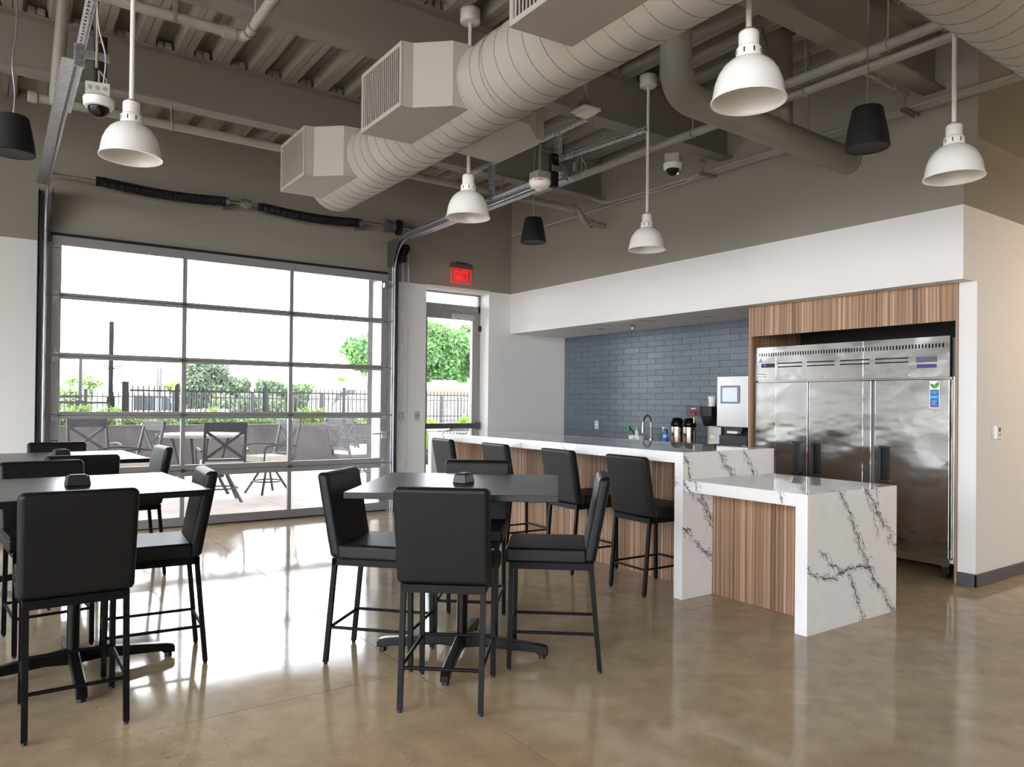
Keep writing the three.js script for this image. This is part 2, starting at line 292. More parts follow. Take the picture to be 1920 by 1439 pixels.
// overhead sectional door
{
  const d = structure('door_1', 'glazed aluminium sectional overhead door'); d.userData.category = 'door';
  const z0 = -8.812, z1 = -8.765, sec = [[0, 0.62], [0.62, 1.236], [1.236, 1.843], [1.843, 2.455], [2.455, 3.062]], gl = [[0.108, 0.557], [0.683, 1.197], [1.272, 1.812], [1.875, 2.422], [2.485, 2.968]];
  const lites = [[0.545, 1.692], [1.738, 2.886], [2.932, 4.08]];
  sec.forEach(([a, b], i) => {
    const [g0, g1] = gl[i], s = part(d, 'door_section', [rbox(0.46, 4.168, a + 0.002, g0, z0, z1), rbox(0.46, 4.168, g1, b - 0.002, z0, z1), rbox(0.46, 0.545, g0, g1, z0, z1), rbox(4.08, 4.168, g0, g1, z0, z1), rbox(1.692, 1.738, g0, g1, z0, z1), rbox(2.886, 2.932, g0, g1, z0, z1), box(0.462, 4.166, b - 0.012, i < 4 ? b + 0.014 : b - 0.004, z0 + 0.002, z0 + 0.022)], M.alu);
    for (const [x0, x1] of lites) part(s, 'pane', box(x0, x1, g0, g1, -8.792, -8.787), M.glass);
    if (i) for (const x of [1.715, 2.909]) part(s, 'hinge', [rbox(x - 0.018, x + 0.018, a - 0.022, a + 0.022, z1, z1 + 0.005), rod(V(x - 0.032, a, z1 + 0.011), V(x + 0.032, a, z1 + 0.011), 0.008)], M.galvDark);
    for (const x of [0.502, 4.124]) if (i) part(s, 'end_hinge', [extrude([[-0.03, -0.06], [0.03, -0.06], [0.03, 0.02], [0, 0.075], [-0.03, 0.02]], 0.006).translate(x, a, z1), rod(V(x - 0.03, a, z1 + 0.016), V(x + 0.03, a, z1 + 0.016), 0.012), rod(V(x, a, z1 + 0.016), V(x < 1 ? 0.40 : 4.225, a, z1 + 0.03), 0.008)], M.galv);
  });
  part(d, 'top_roller_bracket', [rbox(0.48, 0.54, 2.93, 2.96, z1, z1 + 0.05), rbox(4.09, 4.16, 2.88, 2.94, z1, z1 + 0.06), rod(V(0.5, 2.945, z1 + 0.04), V(0.4, 2.945, z1 + 0.04), 0.008), rod(V(4.12, 2.91, z1 + 0.04), V(4.22, 2.91, z1 + 0.04), 0.008)], M.galv);
  part(d, 'top_seal', box(0.45, 4.18, 3.062, 3.094, ZB, -8.79), M.rubber);
  part(d, 'bottom_seal', box(0.47, 4.16, 0, 0.012, z0 - 0.004, z1 + 0.004), M.rubber);
  part(d, 'slide_lock', [rbox(4.09, 4.16, 0.93, 1.03, z1, z1 + 0.03), rbox(3.96, 4.2, 0.985, 1.005, z1 + 0.02, z1 + 0.035)], M.galv);
  const st = part(d, 'safety_sticker', box(0.475, 0.53, 0.925, 0.985, z1, z1 + 0.0015), M.blue); part(st, 'sticker_panel', box(0.485, 0.52, 0.94, 0.97, z1 + 0.0015, z1 + 0.002), M.yellow);
}
// glass entry door with transom
{
  const d = structure('door_2', 'narrow aluminium glass door with transom and push bar'); const z0 = -9.1, z1 = -9.04, F = 0.04;
  part(d, 'door_frame', [rbox(DX0, DX0 + F, 0, 2.985, z0, z1), rbox(DX1 - F, DX1, 0, 2.985, z0, z1), rbox(DX0, DX1, 2.945, 2.985, z0, z1), rbox(DX0, DX1, 2.70, 2.80, z0, z1)], M.alu);
  part(d, 'transom_pane', box(DX0 + F, DX1 - F, 2.80, 2.945, -9.073, -9.068), M.glass);
  const leaf = part(d, 'door_leaf', [rbox(4.805, 4.90, 0.01, 2.695, z0, z1 + 0.008), rbox(5.632, 5.728, 0.01, 2.695, z0, z1 + 0.008), rbox(4.90, 5.632, 2.59, 2.695, z0, z1 + 0.008), rbox(4.90, 5.632, 0.01, 0.26, z0, z1 + 0.008)], M.alu);
  part(leaf, 'pane', box(4.90, 5.632, 0.26, 2.59, -9.073, -9.068), M.glass);
  part(leaf, 'push_bar', [rbox(4.83, 5.71, 1.04, 1.115, z1 + 0.008, z1 + 0.07, 0.012), rbox(5.69, 5.735, 1.025, 1.13, z1 + 0.008, z1 + 0.08, 0.01)], M.aluDark);
  part(leaf, 'door_closer', [rbox(5.28, 5.62, 2.60, 2.665, z1 + 0.008, z1 + 0.075, 0.006), bar(V(5.5, 2.68, z1 + 0.05), V(5.25, 2.73, z1 + 0.07), 0.02, 0.01)], M.plate);
  part(leaf, 'door_contact', rbox(5.735, 5.775, 2.44, 2.52, z1 + 0.0, z1 + 0.03), M.black);
}
console.log('structure done');
// ================================================================ FURNITURE
// counter-height chair: front is +z, origin on the floor under the seat
function bentBack(w, h, t, y0, zOuter, lean, bow) {
  const g = new RoundedBoxGeometry(w, h, t, 7, 0.026), p = g.attributes.position, n = g.attributes.normal;
  for (let i = 0; i < p.count; i++) {
    const x = p.getX(i), y = p.getY(i) + h / 2, z = p.getZ(i) + t / 2, k = Math.max(0, y / h);
    p.setXYZ(i, x * (1 + 0.02 * k), y0 + y + (k > 0.9 ? -0.012 * Math.pow(x / (w / 2), 2) : 0), zOuter + z - lean * Math.pow(k, 1.25) - bow * (1 - Math.pow(2 * x / w, 2)));
  }
  g.computeVertexNormals(); return uvm(g);
}
const chairGeo = (() => {
  const lw = 0.024, hx = 0.185, sq = lw / 2;
  const seat = new RoundedBoxGeometry(0.445, 0.08, 0.43, 5, 0.018), sp = seat.attributes.position;
  for (let i = 0; i < sp.count; i++) { const x = sp.getX(i) / 0.2225, z = sp.getZ(i) / 0.215; if (sp.getY(i) > 0.03) sp.setY(i, sp.getY(i) + 0.007 * (1 - x * x) * (1 - z * z)); }
  seat.computeVertexNormals();
  const fl = s => bar(V(s * hx, 0.012, 0.232), V(s * hx, 0.572, 0.225), lw, lw), rl = s => bar(V(s * hx, 0.012, -0.245), V(s * hx, 0.572, -0.195), lw, lw);
  const foot = (s, z) => new THREE.CylinderGeometry(0.009, 0.011, 0.014, 10).translate(s * hx, 0.007, z);
  const r = 0.0085, y = 0.2, zf = 0.23, zb = -0.228;
  return {
    seat: uvm(seat.translate(0, 0.611, 0.042)), back: bentBack(0.435, 0.462, 0.066, 0.574, -0.216, 0.082, 0.012),
    frame: merge([box(-hx - sq, hx + sq, 0.535, 0.572, 0.213, 0.237), box(-hx - sq, hx + sq, 0.535, 0.572, -0.21, -0.186), box(-hx - sq, -hx + sq, 0.535, 0.572, -0.2, 0.23), box(hx - sq, hx + sq, 0.535, 0.572, -0.2, 0.23)]),
    legs: [fl(-1), fl(1), rl(-1), rl(1)], feet: [foot(-1, 0.232), foot(1, 0.232), foot(-1, -0.245), foot(1, -0.245)],
    rods: [rod(V(-hx, y, zb), V(-hx, y, zf), r), rod(V(hx, y, zb), V(hx, y, zf), r), rod(V(-hx, y - 0.004, zb), V(hx, y - 0.004, zb), r), rod(V(-hx, y + 0.01, zf), V(hx, y + 0.01, zf), r)],
    pipingS: new THREE.TubeGeometry(new THREE.CatmullRomCurve3([[-0.218, 0.25], [0.218, 0.25], [0.218, -0.16], [-0.218, -0.16]].flatMap(([x, z], i, a) => { const b = a[(i + 1) % 4]; return [0.03, 0.5, 0.97].map(t => V(x + (b[0] - x) * t, 0.641, z + (b[1] - z) * t)); }), true), 64, 0.003, 5),
  };
})();
const allChairs = [];
function chair(label, group, x, z, fx, fz) {
  if (allChairs.length) { const c = copyThing(allChairs[0], label, [x, 0, z], Math.atan2(fx, fz)); c.userData.group = group; allChairs.push(c); return c; }
  const t = thing('counter_chair', label, 'chair', group, [x, 0, z], Math.atan2(fx, fz)), G = chairGeo;
  const s = part(t, 'seat', G.seat, M.vinyl); part(s, 'piping', G.pipingS, M.vinyl);
  part(t, 'backrest', G.back, M.vinyl); part(t, 'seat_frame', G.frame, M.chairFrame);
  G.legs.forEach((g, i) => { const l = part(t, 'leg', g, M.chairFrame); part(l, 'glide', G.feet[i], M.black); });
  G.rods.forEach(g => part(t, 'stretcher', g, M.chairFrame));
  allChairs.push(t); return t;
}
// square pedestal tables
const tableGeo = (() => {
  const arm = extrude([[0.02, 0.05], [0.02, 0.118], [0.1, 0.108], [0.44, 0.07], [0.47, 0.062], [0.478, 0.05], [0.478, 0.028], [0.43, 0.028], [0.42, 0.04], [0.12, 0.06]], 0.036, 0.006).translate(0, 0, -0.018);
  return { top: rbox(-0.53, 0.53, 0.928, 0.96, -0.53, 0.53, 0.003), arm, foot: new THREE.CylinderGeometry(0.017, 0.02, 0.032, 16).translate(0.452, 0.016, 0), column: new THREE.CylinderGeometry(0.03, 0.03, 0.84, 24).translate(0, 0.49, 0), spider: merge([box(-0.28, 0.28, 0.905, 0.928, -0.025, 0.025), box(-0.025, 0.025, 0.905, 0.928, -0.28, 0.28)]) };
})();
let table0 = null;
function table(label, x, z, turn) {
  if (table0) return copyThing(table0, label, [x, 0, z], turn);
  const t = thing('pedestal_table', label, 'table', 'dark pedestal tables', [x, 0, z], turn); table0 = t;
  part(t, 'table_top', tableGeo.top, M.laminate); part(t, 'mounting_plate', tableGeo.spider, M.black); part(t, 'column', tableGeo.column, M.blackGloss);
  for (let i = 0; i < 4; i++) { const a = part(t, 'base_arm', tableGeo.arm, M.blackGloss); a.rotation.y = i * Math.PI / 2 - 0.05; part(a, 'glide', tableGeo.foot, M.black); }
  return t;
}
const T2 = table('dark square table with four chairs in the middle of the room', 2.163, -3.546, -0.673);
const T1 = table('dark square table nearest the left edge of the photo', 0.35, -4.41, 0.05);
const T0 = table('dark square table at left closest to the overhead door', 0.42, -6.68, 0.05);
let box0 = null;
for (const [l, x, z, a] of [['small black box on the middle table', 2.163, -3.546, 0.55], ['small black box on the table nearest the left edge', 0.36, -4.42, 0.05], ['small black box on the left table by the overhead door', 0.43, -6.66, 0.2]]) {
  if (box0) { copyThing(box0, l, [x, 0.96, z], a); continue; }
  const t = thing('tabletop_box', l, 'box', 'black boxes on the tables', [x, 0.96, z], a); box0 = t;
  const g = new RoundedBoxGeometry(0.115, 0.05, 0.085, 3, 0.006), p = g.attributes.position; for (let i = 0; i < p.count; i++) { const k = (p.getY(i) + 0.025) / 0.05; p.setX(i, p.getX(i) * (1 - 0.14 * k)); p.setZ(i, p.getZ(i) * (1 - 0.2 * k)); } g.computeVertexNormals();
  part(t, 'housing', g.translate(0, 0.025, 0), M.darkPlastic); part(t, 'lid', rbox(-0.038, 0.038, 0.049, 0.056, -0.026, 0.026, 0.003), M.black);
}
const GA = 'chairs around the middle table', GB = 'chairs around the front left table', GC = 'chairs around the back left table', GD = 'chairs along the bar';
chair('black vinyl chair at the middle table with its back to the viewer', GA, 1.826, -3.104, 0.646, -0.764);
chair('black vinyl chair on the left side of the middle table', GA, 1.775, -3.76, 0.69, 0.724);
chair('black vinyl chair on the right side of the middle table', GA, 2.545, -3.20, -0.77, -0.638);
chair('black vinyl chair on the far side of the middle table', GA, 2.49, -3.976, -0.646, 0.764);
chair('black vinyl chair at front left with its back to the viewer', GB, 0.303, -3.83, 0.0, -1);
chair('black vinyl chair on the right side of the front left table', GB, 0.715, -4.385, -0.997, -0.08);
chair('black vinyl chair on the far side of the front left table', GB, 0.27, -5.06, 0.09, 1);
chair('black vinyl chair cut off by the left edge of the photo', GB, -0.24, -4.29, 1, 0.02);
chair('black vinyl chair on the near side of the back left table', GC, 0.50, -6.02, 0.0, -1);
chair('black vinyl chair on the right side of the back left table', GC, 0.88, -6.60, -0.99, 0.05);
chair('black vinyl chair between the back left table and overhead door', GC, 0.47, -7.28, 0.05, 1);
chair('black vinyl chair at the bar nearest the low counter', GD, 4.15, -4.03, 1, 0.03);
chair('black vinyl chair at the bar, second from the low counter', GD, 4.15, -4.85, 1, 0.04);
chair('black vinyl chair at the bar, third from the low counter', GD, 4.15, -5.80, 1, 0.04);
chair('black vinyl chair at the bar nearest the glass door', GD, 4.15, -6.79, 1, 0.06);

// ---------------------------------------------------------------- bar and low counter
{
  const b = thing('bar_counter', 'high white veined quartz bar with wood panel front', 'bar', null);
  part(b, 'worktop', rbox(4.08, 5.15, 0.985, 1.066, -7.48, -3.7352, 0.002), M.quartz);
  part(b, 'waterfall_leg', uvShift(rbox(4.08, 5.15, 0, 1.066, -3.735, -3.655, 0.002), 0, 1.02), M.quartz); part(b, 'waterfall_leg', rbox(4.08, 5.15, 0, 0.9849, -7.48, -7.40, 0.0025), M.quartz);
  part(b, 'wood_panel', box(4.43, 4.455, 0.002, 0.985, -7.40, -3.735), M.wood); part(b, 'cabinet_body', box(4.456, 5.11, 0.09, 0.985, -7.40, -3.735), M.wood); part(b, 'kick', box(4.5, 5.05, 0, 0.09, -7.40, -3.735), M.black);
  const l = thing('low_counter', 'low white veined quartz counter stepping down from the bar', 'counter', null);
  part(l, 'worktop', rbox(4.08, 5.13, 0.785, 0.867, -3.654, -2.7402, 0.002), M.quartz);
  part(l, 'waterfall_leg', rbox(4.08, 5.13, 0, 0.867, -2.74, -2.655, 0.002), M.quartz);
  part(l, 'wood_panel', box(4.405, 4.43, 0.002, 0.785, -3.652, -2.742), M.wood); part(l, 'cabinet_body', box(4.431, 5.1, 0.09, 0.785, -3.652, -2.742), M.wood); part(l, 'kick', box(4.47, 5.05, 0, 0.09, -3.65, -2.745), M.black);
}
// ---------------------------------------------------------------- wood surround and refrigerator
{
  const s = thing('wood_surround', 'striped wood surround framing the steel refrigerator', 'cabinet', null);
  part(s, 'side_panel', box(6.32, 7.165, 0.001, 2.413, -4.797, -4.757), M.wood); part(s, 'side_panel', box(6.32, 7.165, 0.001, 2.413, -2.81, -2.792), M.wood);
  part(s, 'header', box(6.32, 6.345, 2.112, 2.413, -4.757, -2.81), M.wood);
  part(s, 'back_panel', box(7.15, 7.166, 0.001, 2.413, -4.757, -2.81), M.black);
}
{
  const f = thing('refrigerator', 'three-door stainless steel reach-in refrigerator on casters', 'refrigerator', null, [0, 0, 0]);
  const X = 6.37, Z0 = -4.745, Z1 = -2.868;
  part(f, 'cabinet', [box(6.42, 7.12, 0.135, 1.985, Z0 + 0.005, Z1 + 0.012)], M.stainlessFlat);
  // control panel with punched vents (drawn in z,y and turned to face -x)
  const sh = new THREE.Shape(); sh.moveTo(Z0, 1.662); sh.lineTo(Z1, 1.662); sh.lineTo(Z1, 1.997); sh.lineTo(Z0, 1.997); sh.closePath();
  for (let i = 0; i < 66; i++) { const z = Z0 + 0.05 + i * 0.0272; sh.holes.push(rect(z, z + 0.0115, 1.905, 1.94)); }
  const groups = [[-4.48, -4.21], [-4.16, -3.875], [-3.82, -3.54], [-3.49, -3.20]];
  for (const [a, b] of groups) for (const y of [1.79, 1.825]) sh.holes.push(rect(a, b, y, y + 0.011));
  const pg = new THREE.ExtrudeGeometry(sh, { depth: 0.012, bevelEnabled: false }).rotateY(-Math.PI / 2); // x -> z, z -> -x
  part(f, 'control_panel', uvm(pg.translate(X + 0.0, 0, 0)), M.stainless);
  part(f, 'panel_backing', box(X + 0.006, 6.42, 1.662, 1.99, Z0 + 0.01, Z1 - 0.01), M.blackMatte);
  const px = X - 0.0125;
  const doors = [[Z0, -4.147, -4.215, 1], [-4.137, -3.525, -4.085, -1], [-3.492, Z1, -3.435, -1]];
  for (const [a, b, hz, side] of doors) {
    const d = part(f, 'door', rbox(X - 0.012, 6.418, 0.175, 1.645, a, b, 0.006, 3), M.stainless);
    const h = part(d, 'handle', [rbox(X - 0.04, X - 0.012, 0.76, 1.065, hz - 0.013, hz + 0.013, 0.006), rbox(X - 0.03, X - 0.011, 0.755, 0.775, Math.min(hz, hz - side * 0.085), Math.max(hz, hz - side * 0.085), 0.004), rbox(X - 0.03, X - 0.011, 1.05, 1.07, Math.min(hz, hz - side * 0.085), Math.max(hz, hz - side * 0.085), 0.004)], M.darkPlastic);
    part(h, 'pocket', box(X - 0.0135, X - 0.011, 0.775, 1.05, Math.min(hz, hz - side * 0.08), Math.max(hz, hz - side * 0.08)), M.black);
  }
  part(f, 'gasket_strip', box(X + 0.012, 6.4185, 0.18, 1.64, -3.522, -3.495), M.galvDark); part(f, 'door_gasket', box(6.4186, 6.4199, 0.16, 1.66, Z0 + 0.005, Z1), M.blackMatte);
  part(f, 'hinge_rail', box(X + 0.005, 6.43, 1.646, 1.661, Z0 + 0.005, Z1 - 0.005), M.steelBright);
  for (const [z, y] of [[-4.50, 1.69], [-3.99, 1.685], [-3.205, 1.685]]) part(f, 'door_lock', rod(V(px, y, z), V(px - 0.012, y, z), 0.012, 0.012, 16), M.steelBright);
  part(f, 'base_rail', box(X + 0.01, 7.1, 0.115, 0.172, Z0 + 0.01, Z1 - 0.005), M.stainlessFlat);
  for (const [x, z] of [[6.46, -2.93], [6.46, -4.67], [7.04, -2.93], [7.04, -4.67]]) {
    const c = part(f, 'caster', [rod(V(x, 0.042, z - 0.014), V(x, 0.042, z + 0.014), 0.042, 0.042, 20)], M.rubber);
    part(c, 'fork', [box(x - 0.02, x + 0.02, 0.04, 0.1, z - 0.022, z - 0.016), box(x - 0.02, x + 0.02, 0.04, 0.1, z + 0.016, z + 0.022), box(x - 0.035, x + 0.035, 0.095, 0.116, z - 0.03, z + 0.03)], M.galvDark);
  }
  // badge, thermostat display, name plates and stickers
  const tri = (s, d) => extrude([[-s, -s * 0.7], [s, -s * 0.7], [0, s]], d);
  const bd = part(f, 'badge', tri(0.022, 0.001).rotateY(-Math.PI / 2).translate(px, 1.865, -4.68), M.black); part(bd, 'badge_inlay', tri(0.014, 0.0012).rotateY(-Math.PI / 2).translate(px - 0.0008, 1.864, -4.68), std('#7fb2d8', 0.4));
  const ds = part(f, 'temperature_display', rbox(px - 0.006, px, 1.793, 1.832, -4.665, -4.515, 0.002), M.black); part(ds, 'screen', box(px - 0.007, px - 0.006, 1.804, 1.822, -4.64, -4.61), M.ledBlue);
  const ds2 = part(f, 'name_plate', rbox(px - 0.004, px, 1.79, 1.832, -3.135, -2.965, 0.002), std('#5f6470', 0.3)); part(ds2, 'screen', box(px - 0.005, px - 0.004, 1.802, 1.82, -3.09, -3.07), M.ledBlue);
  const np = part(f, 'purple_label', box(px - 0.001, px, 1.74, 1.772, -3.13, -2.97), M.purple); part(np, 'yellow_line', box(px - 0.0013, px, 1.775, 1.780, -3.13, -2.97), M.yellow);
  const ws = part(f, 'rating_sticker', box(px - 0.001, px, 1.685, 1.737, -4.715, -4.6), M.foam); part(ws, 'print_bar', box(px - 0.0014, px - 0.001, 1.724, 1.731, -4.71, -4.605), M.green);
  part(ws, 'print_text', mergeGeometries([-4.7, -4.672, -4.645, -4.625, -4.612].map(z => box(px - 0.0014, px - 0.001, 1.694, 1.706, z, z + 0.007))), M.black);
  const dx = X - 0.012, cv = document.createElement('canvas'); cv.width = 128; cv.height = 384; const c = cv.getContext('2d');
  c.fillStyle = '#ffffff'; c.fillRect(0, 0, 128, 384); c.fillStyle = '#1f5fae'; c.fillRect(8, 120, 112, 250); c.fillStyle = '#15a0dc'; c.fillRect(8, 200, 112, 46); c.fillStyle = '#9fe0d8'; c.fillRect(24, 212, 80, 6); c.fillRect(30, 226, 68, 6);
  c.fillStyle = '#bcd2ee'; for (const y of [140, 156, 172, 266, 282, 298, 314, 330]) c.fillRect(22, y, 84 - (y % 5) * 6, 5); c.fillStyle = '#d23a3a'; c.fillRect(34, 352, 60, 8);
  c.fillStyle = '#3f9a3c'; c.beginPath(); c.moveTo(6, 30); c.quadraticCurveTo(40, 30, 60, 62); c.quadraticCurveTo(70, 20, 120, 8); c.quadraticCurveTo(132, 90, 74, 112); c.quadraticCurveTo(20, 110, 6, 30); c.fill(); c.fillStyle = '#a9d457'; c.beginPath(); c.moveTo(26, 90); c.quadraticCurveTo(70, 100, 112, 66); c.quadraticCurveTo(104, 104, 70, 112); c.fill();
  const tx = new THREE.CanvasTexture(cv); tx.colorSpace = THREE.SRGBColorSpace;
  const pl = new THREE.PlaneGeometry(0.078, 0.225).rotateY(-Math.PI / 2).translate(dx - 0.001, 1.515, -2.985); part(f, 'energy_sticker', pl, std('#ffffff', 0.5, { map: tx }));
  part(f, 'warning_mark', tri(0.01, 0.0008).rotateY(-Math.PI / 2).translate(dx - 0.0002, 1.385, -2.985), M.yellow);
}
// ---------------------------------------------------------------- back counter of the kitchen and what stands on it
{
  const z0 = ZB, z1 = -4.80;
  let z = z0; let i = 0; let cab0 = null; const W = (z1 - z0) / 5;
  const labels = ['nearest the glass door', 'second from the glass door', 'below the sink', 'below the coffee jugs', 'beside the refrigerator surround'];
  for (; i < 5; i++) {
    const p = [0, 0, z0 + i * W];
    if (cab0) { copyThing(cab0, 'wood base cabinet behind the bar ' + labels[i], p, 0); continue; }
    cab0 = thing('base_cabinet', 'wood base cabinet behind the bar ' + labels[0], 'cabinet', 'base cabinets behind the bar', p);
    part(cab0, 'body', box(6.58, 7.165, 0.1, 0.878, 0.002, W - 0.002), M.wood); part(cab0, 'toe_kick', box(6.64, 7.1, 0, 0.1, 0.002, W - 0.002), M.black);
    for (const s of [0, 1]) { const d = part(cab0, 'door', rbox(6.558, 6.579, 0.11, 0.87, 0.004 + s * W / 2, W / 2 - 0.004 + s * W / 2, 0.002), M.wood); part(d, 'handle', rod(V(6.545, 0.66, W / 2 + (s ? 0.04 : -0.04)), V(6.545, 0.8, W / 2 + (s ? 0.04 : -0.04)), 0.006), M.galvDark); }
  }
  const t = thing('kitchen_worktop', 'white quartz worktop along the tiled kitchen wall', 'worktop', null); part(t, 'slab', rbox(6.53, 7.166, 0.88, 0.92, z0 + 0.002, z1 - 0.002, 0.003), M.quartz);
  // faucet
  const f = thing('faucet', 'brushed gooseneck kitchen faucet in front of the tiles', 'faucet', null, [6.85, 0.92, -6.75]);
  const cur = new THREE.CatmullRomCurve3([V(0.08, 0, 0), V(0.08, 0.2, 0), V(0.075, 0.29, 0), V(0.03, 0.345, 0.0), V(-0.03, 0.33, 0), V(-0.06, 0.27, 0), V(-0.065, 0.2, 0)]);
  part(f, 'spout', new THREE.TubeGeometry(cur, 32, 0.014, 12), M.nickel); part(f, 'spray_head', new THREE.CylinderGeometry(0.017, 0.021, 0.09, 16).translate(-0.066, 0.17, 0), M.nickel);
  part(f, 'base', new THREE.CylinderGeometry(0.022, 0.027, 0.05, 20).translate(0.08, 0.025, 0), M.nickel); part(f, 'lever', rod(V(0.08, 0.06, 0), V(0.05, 0.1, -0.12), 0.009, 0.006), M.nickel);
  const cad = thing('sink_caddy', 'white sink caddy with a slot, left of the faucet', 'caddy', null, [6.9, 0.92, -6.99]); part(cad, 'tray', rbox(-0.05, 0.05, 0, 0.085, -0.095, 0.1, 0.01), M.whitePlastic); part(cad, 'front_slot', box(-0.0515, -0.049, 0.03, 0.06, -0.01, 0.05), M.plate);
  const br = thing('dish_brush', 'green and black dish brush leaning in the sink caddy', 'brush', null, [6.9, 1.0, -7.03]); part(br, 'handle', rod(V(0, 0, 0.03), V(0, 0.09, -0.06), 0.011, 0.009), M.black); part(br, 'scrub_pad', rbox(-0.02, 0.02, 0.05, 0.125, -0.115, -0.075, 0.008), M.green);
  const so = thing('soap_pump', 'white soap pump bottle beside the faucet', 'soap bottle', null, [6.86, 1.0, -6.935]); part(so, 'bottle', lathe([[0, 0], [0.026, 0], [0.026, 0.05], [0.012, 0.065], [0.012, 0.08], [0, 0.08]], 20), M.whitePlastic); part(so, 'pump', [new THREE.CylinderGeometry(0.006, 0.006, 0.03, 10).translate(0, 0.09, 0), rbox(-0.03, 0.012, 0.1, 0.112, -0.008, 0.008, 0.003)], M.whitePlastic);
  for (const [i, z] of [[0, -7.52], [1, -7.38]]) { const s = thing('blue_sponge', i ? 'blue sponge on the worktop nearer the sink caddy' : 'blue sponge on the worktop nearer the wall outlet', 'sponge', 'blue sponges on the worktop', [6.8, 0.92, z]); part(s, 'pad', rbox(-0.05, 0.05, 0, 0.03, -0.035, 0.035, 0.006), M.blue); }
  const bo = thing('spray_bottle', 'blue cleaner bottle with white trigger left of the coffee jugs', 'bottle', null, [6.85, 0.92, -6.43]); part(bo, 'body', lathe([[0, 0], [0.045, 0], [0.046, 0.03], [0.032, 0.08], [0.026, 0.12], [0.03, 0.17], [0.022, 0.185], [0, 0.185]], 20), M.blue); part(bo, 'trigger_head', [rbox(-0.045, 0.02, 0.185, 0.215, -0.013, 0.013, 0.005), rod(V(-0.035, 0.19, 0), V(-0.05, 0.15, 0), 0.005)], M.whitePlastic); part(bo, 'label_band', lathe([[0.0325, 0.08], [0.0275, 0.118]], 20), std('#9fc6ee', 0.5));
  // airpots
  let ap = null;
  for (const [l, z] of [['left steel airpot coffee jug behind the bar', -6.235], ['right steel airpot coffee jug next to the brewer', -6.04]]) {
    if (ap) { copyThing(ap, l, [6.85, 0.92, z], 0); continue; }
    ap = thing('airpot', l, 'coffee jug', 'airpots behind the bar', [6.85, 0.92, z]);
    part(ap, 'body', lathe([[0, 0], [0.076, 0], [0.078, 0.01], [0.078, 0.22], [0.074, 0.228], [0, 0.228]], 36), M.airpotSteel);
    part(ap, 'lid', [lathe([[0, 0.228], [0.077, 0.228], [0.079, 0.25], [0.072, 0.29], [0.055, 0.325], [0, 0.332]], 32), rbox(-0.11, -0.05, 0.255, 0.285, -0.018, 0.018, 0.01), rod(V(-0.1, 0.27, 0), V(-0.105, 0.235, 0), 0.012)], M.blackGloss);
    part(ap, 'handle', new THREE.TubeGeometry(new THREE.QuadraticBezierCurve3(V(0, 0.24, 0.078), V(-0.05, 0.2, 0.12), V(-0.06, 0.13, 0.09)), 14, 0.006, 8), M.black);
    const g = part(ap, 'sight_label', rbox(-0.0815, -0.07, 0.03, 0.15, -0.022, 0.018, 0.003), M.black); part(g, 'label_print', box(-0.083, -0.081, 0.05, 0.11, -0.014, 0.008), std('#b5695a', 0.5));
  }
  // brewer
  const b = thing('coffee_brewer', 'black and steel coffee brewer with red switches', 'coffee maker', null, [0, 0.92, 0]);
  part(b, 'column', rbox(6.96, 7.14, 0.0, 0.5, -5.86, -5.66, 0.006), M.stainlessFlat); part(b, 'base', rbox(6.78, 7.14, 0, 0.04, -5.92, -5.66, 0.006), M.stainlessFlat);
  part(b, 'head', rbox(6.79, 7.14, 0.355, 0.475, -6.03, -5.66, 0.006), M.black); const cp = part(b, 'control_panel', rbox(6.775, 6.791, 0.355, 0.475, -6.03, -5.815, 0.004), std('#47434c', 0.45));
  part(cp, 'switch', rbox(6.768, 6.776, 0.395, 0.415, -5.99, -5.965, 0.003), M.red); part(cp, 'switch', rbox(6.768, 6.776, 0.395, 0.415, -5.955, -5.93, 0.003), M.black); part(cp, 'indicator', rbox(6.77, 6.776, 0.395, 0.41, -6.02, -6.005, 0.002), M.green); part(cp, 'name_print', box(6.7745, 6.775, 0.44, 0.452, -5.955, -5.88), M.foam);
  part(b, 'faucet_lever', [rbox(6.74, 6.775, 0.37, 0.41, -5.9, -5.87, 0.005), rod(V(6.75, 0.4, -5.885), V(6.73, 0.44, -5.86), 0.006)], M.red); part(b, 'brew_funnel', lathe([[0, 0], [0.06, 0], [0.085, 0.1], [0.085, 0.11], [0, 0.11]], 28).translate(6.89, 0.245, -5.78), M.black);
  part(b, 'yellow_tag', box(6.79, 6.792, 0.275, 0.345, -5.93, -5.91), M.yellow); const ws = part(b, 'warning_label', box(6.9585, 6.9595, 0.09, 0.16, -5.82, -5.75), M.foam); part(ws, 'label_stripe', box(6.958, 6.9585, 0.145, 0.16, -5.82, -5.75), M.yellow);
  const cup = thing('foam_cup', 'white foam cup standing on top of the coffee brewer', 'cup', null, [6.92, 1.396, -5.76]); part(cup, 'cup_body', lathe([[0, 0], [0.033, 0], [0.049, 0.115], [0.051, 0.118], [0.046, 0.118], [0.031, 0.006], [0, 0.006]], 28), M.foam);
  // ice and water dispenser
  const d = thing('ice_dispenser', 'tall stainless ice and water dispenser with touch screen', 'dispenser', null, [0, 0.92, 0]);
  part(d, 'upper_body', rbox(6.6, 7.12, 0.245, 0.815, -5.43, -5.012, 0.012, 3), M.stainlessFlat); part(d, 'lower_body', rbox(6.72, 7.12, 0.0, 0.25, -5.42, -5.02, 0.006), M.black);
  const sf = part(d, 'screen_frame', rbox(6.592, 6.602, 0.51, 0.705, -5.372, -5.118, 0.004), M.galvDark); part(sf, 'screen', box(6.589, 6.592, 0.53, 0.685, -5.345, -5.145), M.screenGlow);
